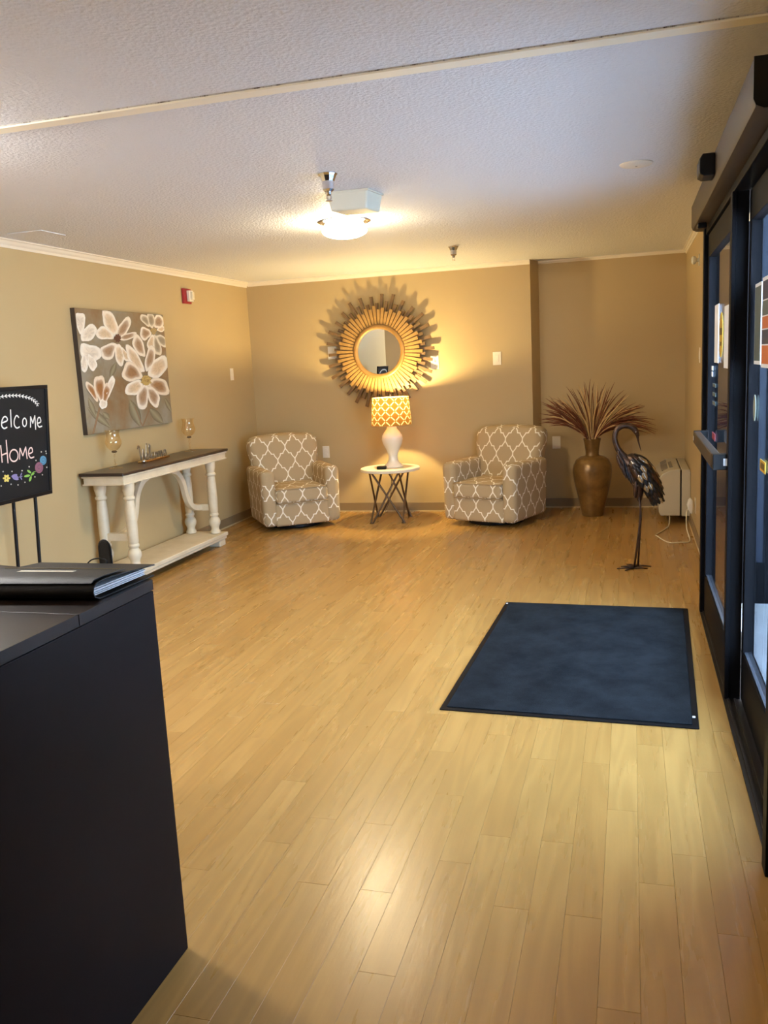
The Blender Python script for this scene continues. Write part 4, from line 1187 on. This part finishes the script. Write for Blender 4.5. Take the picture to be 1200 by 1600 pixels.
# ================================================================== VASE AND DRIED GRASS
VX, VY = -0.372, 8.83
v = thing('bronze_vase', 'tall bronze floor vase holding dried grass in the alcove', 'vase', (VX, VY, 0))
M_vase = mat('burnished_bronze', rgb(146, 112, 62), 0.28, 0.3, color2=rgb(100, 74, 38), vscale=7)
op = [(0.100, 0.0), (0.106, 0.006), (0.112, 0.05), (0.135, 0.15), (0.163, 0.27), (0.185, 0.38), (0.192, 0.45), (0.186, 0.51), (0.160, 0.565), (0.115, 0.597), (0.070, 0.606), (0.064, 0.618), (0.067, 0.66), (0.076, 0.72), (0.086, 0.770), (0.088, 0.775)]
ip = [(0.083, 0.775), (0.072, 0.72), (0.060, 0.64), (0.058, 0.60), (0.02, 0.55), (0.001, 0.55)]
MB().lathe(op+ip, 48).build('body', M_vase, v, smooth='all')
MB().lathe([(0.0665, 0.606), (0.071, 0.610), (0.0665, 0.616)], 40, cap=False).build('neck_ring', M_vase, v, smooth='all')

gr = thing('dried_grass', 'fan of dried reddish grass and cream straw standing in the bronze vase', 'dried grass', (VX, VY, 0.60))
M_rust = mat('rust_grass', rgb(132, 74, 44), 0.8, color2=rgb(96, 52, 34), vscale=20)
M_straw = mat('cream_straw', rgb(226, 196, 140), 0.7, color2=rgb(196, 158, 104), vscale=20)
M_brn = mat('brown_reed', rgb(110, 76, 46), 0.8)
rs = random.Random(11)
def stem(th, ex_y, Rr, sag, r, m_, nm, sx=1.0):
    """blade rising from the vase mouth and fanning out sideways by angle th"""
    mouth = Vector((0.052*math.sin(th), 0.05*ex_y, 0.185))
    base_ = Vector((0.02*math.sin(th), 0.02*ex_y, 0.03))
    if th < 0: sx *= 0.88
    end = Vector((Rr*math.sin(th)*sx, ex_y*Rr*0.62, 0.185+Rr*math.cos(th)-sag))
    if th < -0.9: end.z += 0.13
    ctl = mouth + Vector(((end.x-mouth.x)*0.36, (end.y-mouth.y)*0.36, (Rr*0.50*math.cos(th*0.62)+0.03)))
    ctl += Vector((rs.uniform(-0.05, 0.05), rs.uniform(-0.03, 0.03), rs.uniform(-0.05, 0.04)))
    pts = [base_]; n = 7
    for k in range(n+1):
        q = k/n; pts.append(mouth*(1-q)**2 + ctl*2*q*(1-q) + end*q*q)
    rr = [r*0.8] + [r*(0.9+0.25*math.sin(PI*min(1, k/n*1.1))) if k < n else r*0.15 for k in range(n+1)]
    MB().tube(pts, rr, 4).build(nm, m_, gr, smooth='all')
for k in range(70):      # rust blades through the whole fan
    th = math.radians(-86+172*(k+rs.random())/70)
    stem(th, (rs.random()*2-1)*0.6-0.1, 0.42+0.17*rs.random(), 0.02*rs.random(), 0.0034, M_rust if k % 4 else M_brn, 'rust_stem', 1.0)
for k in range(56):      # soft drooping plumes low on both sides
    sg = -1 if k % 2 else 1
    th = sg*math.radians(55+34*rs.random())
    stem(th, (rs.random()*2-1)*0.5-0.12, 0.44+0.19*rs.random(), 0.03*rs.random(), 0.0048, M_rust, 'rust_plume', 1.0)
for k in range(44):
    th = math.radians(-76+152*(k+rs.random())/44)
    stem(th, -0.65+0.8*rs.random(), 0.30+0.27*rs.random(), 0.015*rs.random(), 0.0052, M_straw, 'straw_stem')

# ================================================================== METAL CRANE
CY = 6.60
cr = thing('crane_sculpture', 'metal crane garden sculpture preening with bent neck by the door', 'sculpture', (0.03, CY, 0))
inv = None
def CZm(zx, zy, dy=0.0):
    """sculpture plan: side profile drawn in the plane y = CY"""
    px, py = 940+zx/5.925, 640+zy/5.925
    r = r2*((px-600)/F_PX) + d2*((py-800)/F_PX) + fw
    t_ = CY/r.y
    return Vector((r.x*t_-0.03, dy, 1.6+r.z*t_))
M_cm = mat('dark_patina_metal', rgb(54, 48, 48), 0.38, 0.75, color2=rgb(92, 68, 54), vscale=26)
M_cn = mat('copper_patina_metal', rgb(96, 74, 62), 0.36, 0.8, color2=rgb(54, 48, 48), vscale=30)
M_cf = mat('blued_feather_metal', rgb(58, 58, 62), 0.3, 0.8, color2=rgb(34, 34, 38), vscale=30)
M_cs = mat('silvered_feather_metal', rgb(170, 162, 150), 0.25, 0.85)
# body: ellipsoidal loft along the back line
bl = [(225, 470, 0.020), (260, 465, 0.050), (310, 495, 0.074), (360, 560, 0.082), (410, 640, 0.070), (455, 720, 0.045), (485, 790, 0.016)]
mb = MB()
bp = smoothpath([CZm(a, c) for a, c, r in bl], 4); br = lerps([r for a, c, r in bl], 4)
mb.tube(bp, br, 16)
mb.build('body', M_cm, cr, smooth='all')
nk = [(262, 500, 0.052), (225, 460, 0.036), (185, 415, 0.026), (150, 360, 0.022), (128, 300, 0.0205), (122, 245, 0.020), (140, 190, 0.020), (182, 158, 0.020), (235, 150, 0.019), (280, 165, 0.020), (308, 188, 0.0225), (328, 222, 0.017), (336, 250, 0.011)]
mb = MB().tube(smoothpath([CZm(a, c) for a, c, r in nk], 4), lerps([r for a, c, r in nk], 4), 14)
mb.build('neck', M_cn, cr, smooth='all')
hd_ = mb
MB().tube(smoothpath([CZm(330, 232), CZm(340, 290), CZm(352, 335), CZm(366, 385)], 4), lerps([0.012, 0.007, 0.005, 0.0015], 4), 8).build('beak', M_cm, cr, smooth='all')
for s in (-1, 1): MB().sphere(CZm(318, 205)+Vector((0, s*0.020, 0)), 0.005, 8, 6).build('eye', M_chrome, cr, smooth='all')
# thigh and legs
MB().tube(smoothpath([CZm(345, 690), CZm(345, 780, 0.0), CZm(352, 850, 0.0)], 4), lerps([0.050, 0.032, 0.012], 4), 10).build('thigh', M_cm, cr, smooth='all')
for (dy, foot, knee) in ((-0.035, (302, 1492), (360, 1010)), (0.035, (338, 1465), (362, 990))):
    a = CZm(350, 800, dy*0.5); k_ = CZm(knee[0], knee[1], dy*0.9); f_ = CZm(foot[0], foot[1], dy)
    f_.z = 0.010
    MB().tube([a, CZm(358, 900, dy*0.7), k_, (k_+f_)*0.5, f_], [0.009, 0.0085, 0.0105, 0.0075, 0.0075], 8).build('leg', M_cm, cr, smooth='all')
    for ang, L in ((PI*1.02, 0.125), (PI*1.22, 0.085), (0.05, 0.095), (PI*0.82, 0.10)):
        e = f_ + Vector((math.cos(ang)*L, math.sin(ang)*L*1.3, 0)); e.z = 0.0045
        mid = f_.lerp(e, 0.5); mid.z = 0.010
        MB().tube([f_, mid, e], [0.0075, 0.006, 0.0035], 6).build('toe', M_cm, cr, smooth='all')
# feathers: each a small curved metal leaf
def feather_mesh(L, w):
    vs = []; fs = []; n = 5
    for i in range(n+1):
        s = i/n; ww = w*(math.sin(PI*(0.12+0.80*s)))**0.7 if s < 0.999 else w*0.12
        for j in (-1, 0, 1):
            vs.append((s*L, j*ww, 0.006*math.sin(PI*s) - (0.004 if j else 0)))
    m_ = len(vs); vs += [(a, b, c-0.0015) for a, b, c in vs]
    for i in range(n):
        for j in (0, 1):
            a = 3*i+j; fs.append((a, a+3, a+4, a+1)); b = a+m_; fs.append((b, b+1, b+4, b+3))
        for j in (0, 2):
            a = 3*i+j; q = (a, a+m_, a+3+m_, a+3); fs.append(q if j == 0 else tuple(reversed(q)))
    return vs, fs
fcache = {}
def feather(p, dirv, nrm, L, w, m_, key, nm='feather'):
    k = (key, m_.name)
    if k not in fcache:
        vs, fs = feather_mesh(L, w); o = MB().add(vs, fs).build(nm, m_, cr, smooth='all'); fcache[k] = o.data
    else:
        o = bpy.data.objects.new(nm, fcache[k]); COL.objects.link(o); o.parent = cr
    x_ = Vector(dirv).normalized(); z_ = Vector(nrm); z_ = (z_-x_*z_.dot(x_)).normalized(); y_ = z_.cross(x_)
    mm = Matrix((x_, y_, z_)).transposed().to_4x4(); mm.translation = p
    o.matrix_local = mm
rs = random.Random(5)
nb = len(bp)
axis_end = (bp[-1]-bp[4]).normalized()
for ring in range(3, nb-3, 2):
    c = bp[ring]; R_ = br[ring]
    tg = (bp[min(ring+1, nb-1)]-bp[ring-1]).normalized()
    sd = Vector((0, 1, 0)); upv = tg.cross(sd); 
    if upv.x < 0: upv = -upv
    for k in range(11):
        a = -2.0 + 4.0*k/10 + (0.18 if (ring//2) % 2 else 0)
        nrm = upv*math.cos(a) + sd*math.sin(a)
        p = c + nrm*(R_+0.002)
        d_ = tg + nrm*0.24 + Vector((0, 0, -0.25))
        t_ = ring/nb
        silver = rs.random() < (0.42 if t_ < 0.62 else 0.10)
        feather(p, d_, nrm, 0.075+0.05*t_, 0.019+0.003*t_, M_cs if silver and rs.random() < 0.8 else (M_cf if rs.random() < 0.7 else M_cm), 'b%d' % ring)
# tail feathers
for k in range(13):
    s = (k-6)/6
    st_ = CZm(430+8*rs.random(), 700+20*rs.random(), s*0.045)
    e = CZm(505-38*abs(s)-30*rs.random(), 868-40*abs(s)*rs.random(), s*0.07)
    d_ = e-st_
    feather(st_, d_, Vector((0.8, s*0.8, 0.3)), d_.length, 0.015, M_cf if k % 3 else M_cm, 'tail%d' % k, 'tail_feather')
# breast feathers hanging below the neck
for (zx, zy, L) in ((128, 400, 0.10), (120, 440, 0.11), (140, 470, 0.13), (160, 500, 0.13), (185, 520, 0.13), (205, 540, 0.14), (230, 560, 0.13), (250, 560, 0.12), (175, 470, 0.12), (210, 510, 0.12), (150, 430, 0.11)):
    for s in (-1, 0, 1):
        st_ = CZm(zx+18, zy-20, s*0.028)
        feather(st_, Vector((0.30, s*0.1, -1)), Vector((-1, s*1.2, 0)), L, 0.012, M_cm if (zx+s) % 2 else M_cf, 'br%.2f' % L, 'breast_feather')
for k in range(9):
    s = (k-4)/4
    st_ = CZm(335+14*s, 660, s*0.045); feather(st_, CZm(330+24*s, 820, s*0.035)-st_, Vector((-1+abs(s), s, 0.1)), 0.125, 0.016, M_cm, 'th', 'thigh_feather')

# ================================================================== WALL HEATER / AIR CONDITIONER
ac = thing('wall_air_conditioner', 'beige wall mounted air conditioner unit under the right wall', 'air conditioner', (XR, 8.36, 0))
M_ac = mat('beige_enamel', rgb(190, 180, 156), 0.4)
M_acd = mat('grey_control_panel', rgb(128, 120, 108), 0.4)
Lac = 0.92
def xz(poly, y0, y1, nm, m_, bev=0.006):
    Mz = Matrix(((1, 0, 0, 0), (0, 0, -1, 0), (0, 1, 0, 0), (0, 0, 0, 1)))
    return MB().prism(poly, -y1, -y0, Mz).build(nm, m_, ac, bevel=bev, smooth=True)
xz([(-0.08, 0.075), (-0.001, 0.075), (-0.001, 0.49), (-0.010, 0.508), (-0.05, 0.512), (-0.08, 0.512)], 0.0, Lac, 'chassis', M_ac)
xz([(-0.092, 0.085), (-0.08, 0.085), (-0.08, 0.505), (-0.092, 0.505)], 0.004, Lac-0.004, 'seam', M_black, 0)
xz([(-0.265, 0.080), (-0.092, 0.078), (-0.092, 0.515), (-0.125, 0.515), (-0.185, 0.505), (-0.250, 0.470), (-0.280, 0.425), (-0.285, 0.36), (-0.280, 0.11)], 0.0, Lac, 'front_cover', M_ac)
# flip-up control door on the sloped top
a0 = Vector((-0.135, 0.03, 0.6445)); a1 = Vector((-0.185, 0.03, 0.6285)); a2 = Vector((-0.250, 0.03, 0.5635))
mb = MB()
for (p, q) in ((Vector((-0.150, 0.20, 0.512)), Vector((-0.249, 0.20, 0.4712))),):
    nn_ = Vector((-0.38, 0, 0.92)).normalized()*0.006
    L_ = Vector((0, 0.42, 0))
    vs = [p, q, q+L_, p+L_, p+nn_, q+nn_, q+L_+nn_, p+L_+nn_]
    mb.add(vs, [(3, 2, 1, 0), (4, 5, 6, 7), (0, 1, 5, 4), (1, 2, 6, 5), (2, 3, 7, 6), (3, 0, 4, 7)])
mb.build('control_door', M_acd, ac)
for k in range(4):
    y0 = 0.65+0.062*k
    mb = MB(); p = Vector((-0.190, y0, 0.5025)); q = Vector((-0.246, y0, 0.4725)); nn_ = Vector((-0.45, 0, 0.9)).normalized()*0.0025; L_ = Vector((0, 0.045, 0))
    mb.add([p, q, q+L_, p+L_, p+nn_, q+nn_, q+L_+nn_, p+L_+nn_], [(3, 2, 1, 0), (4, 5, 6, 7), (0, 1, 5, 4), (1, 2, 6, 5), (2, 3, 7, 6), (3, 0, 4, 7)])
    mb.build('grille_slat', M_acd, ac)
MB().tube(smoothpath([(-0.19, 0.02, 0.09), (-0.185, -0.02, 0.05), (-0.21, -0.20, 0.008), (-0.315, -0.53, 0.008), (-0.305, -0.62, 0.008), (-0.23, -0.86, 0.008), (-0.12, -0.86, 0.008), (-0.055, -0.80, 0.010), (-0.075, -0.72, 0.10), (-0.075, -0.66, 0.22), (-0.06, -0.64, 0.26)], 6), 0.0055, 8).build('power_cord', mat('cream_cord', rgb(214, 202, 174), 0.5), ac, smooth='all')
pl = MB().prism([(-0.030, 0.235), (-0.012, 0.215), (-0.004, 0.26), (-0.004, 0.33), (-0.020, 0.352), (-0.040, 0.33), (-0.052, 0.29), (-0.045, 0.26)], 0.60, 0.70, Matrix(((1, 0, 0, -0.02), (0, 0, -1, 0), (0, 1, 0, 0), (0, 0, 0, 1)))).build('plug_adapter', mat('white_plug', rgb(228, 222, 210), 0.35), ac, bevel=0.008, smooth=True)
plate('wall_outlet', 'outlet plate low on the right wall holding the heater plug', (XR, 7.72, 0.285), '-x', 0.09, 0.13, 'outlet')
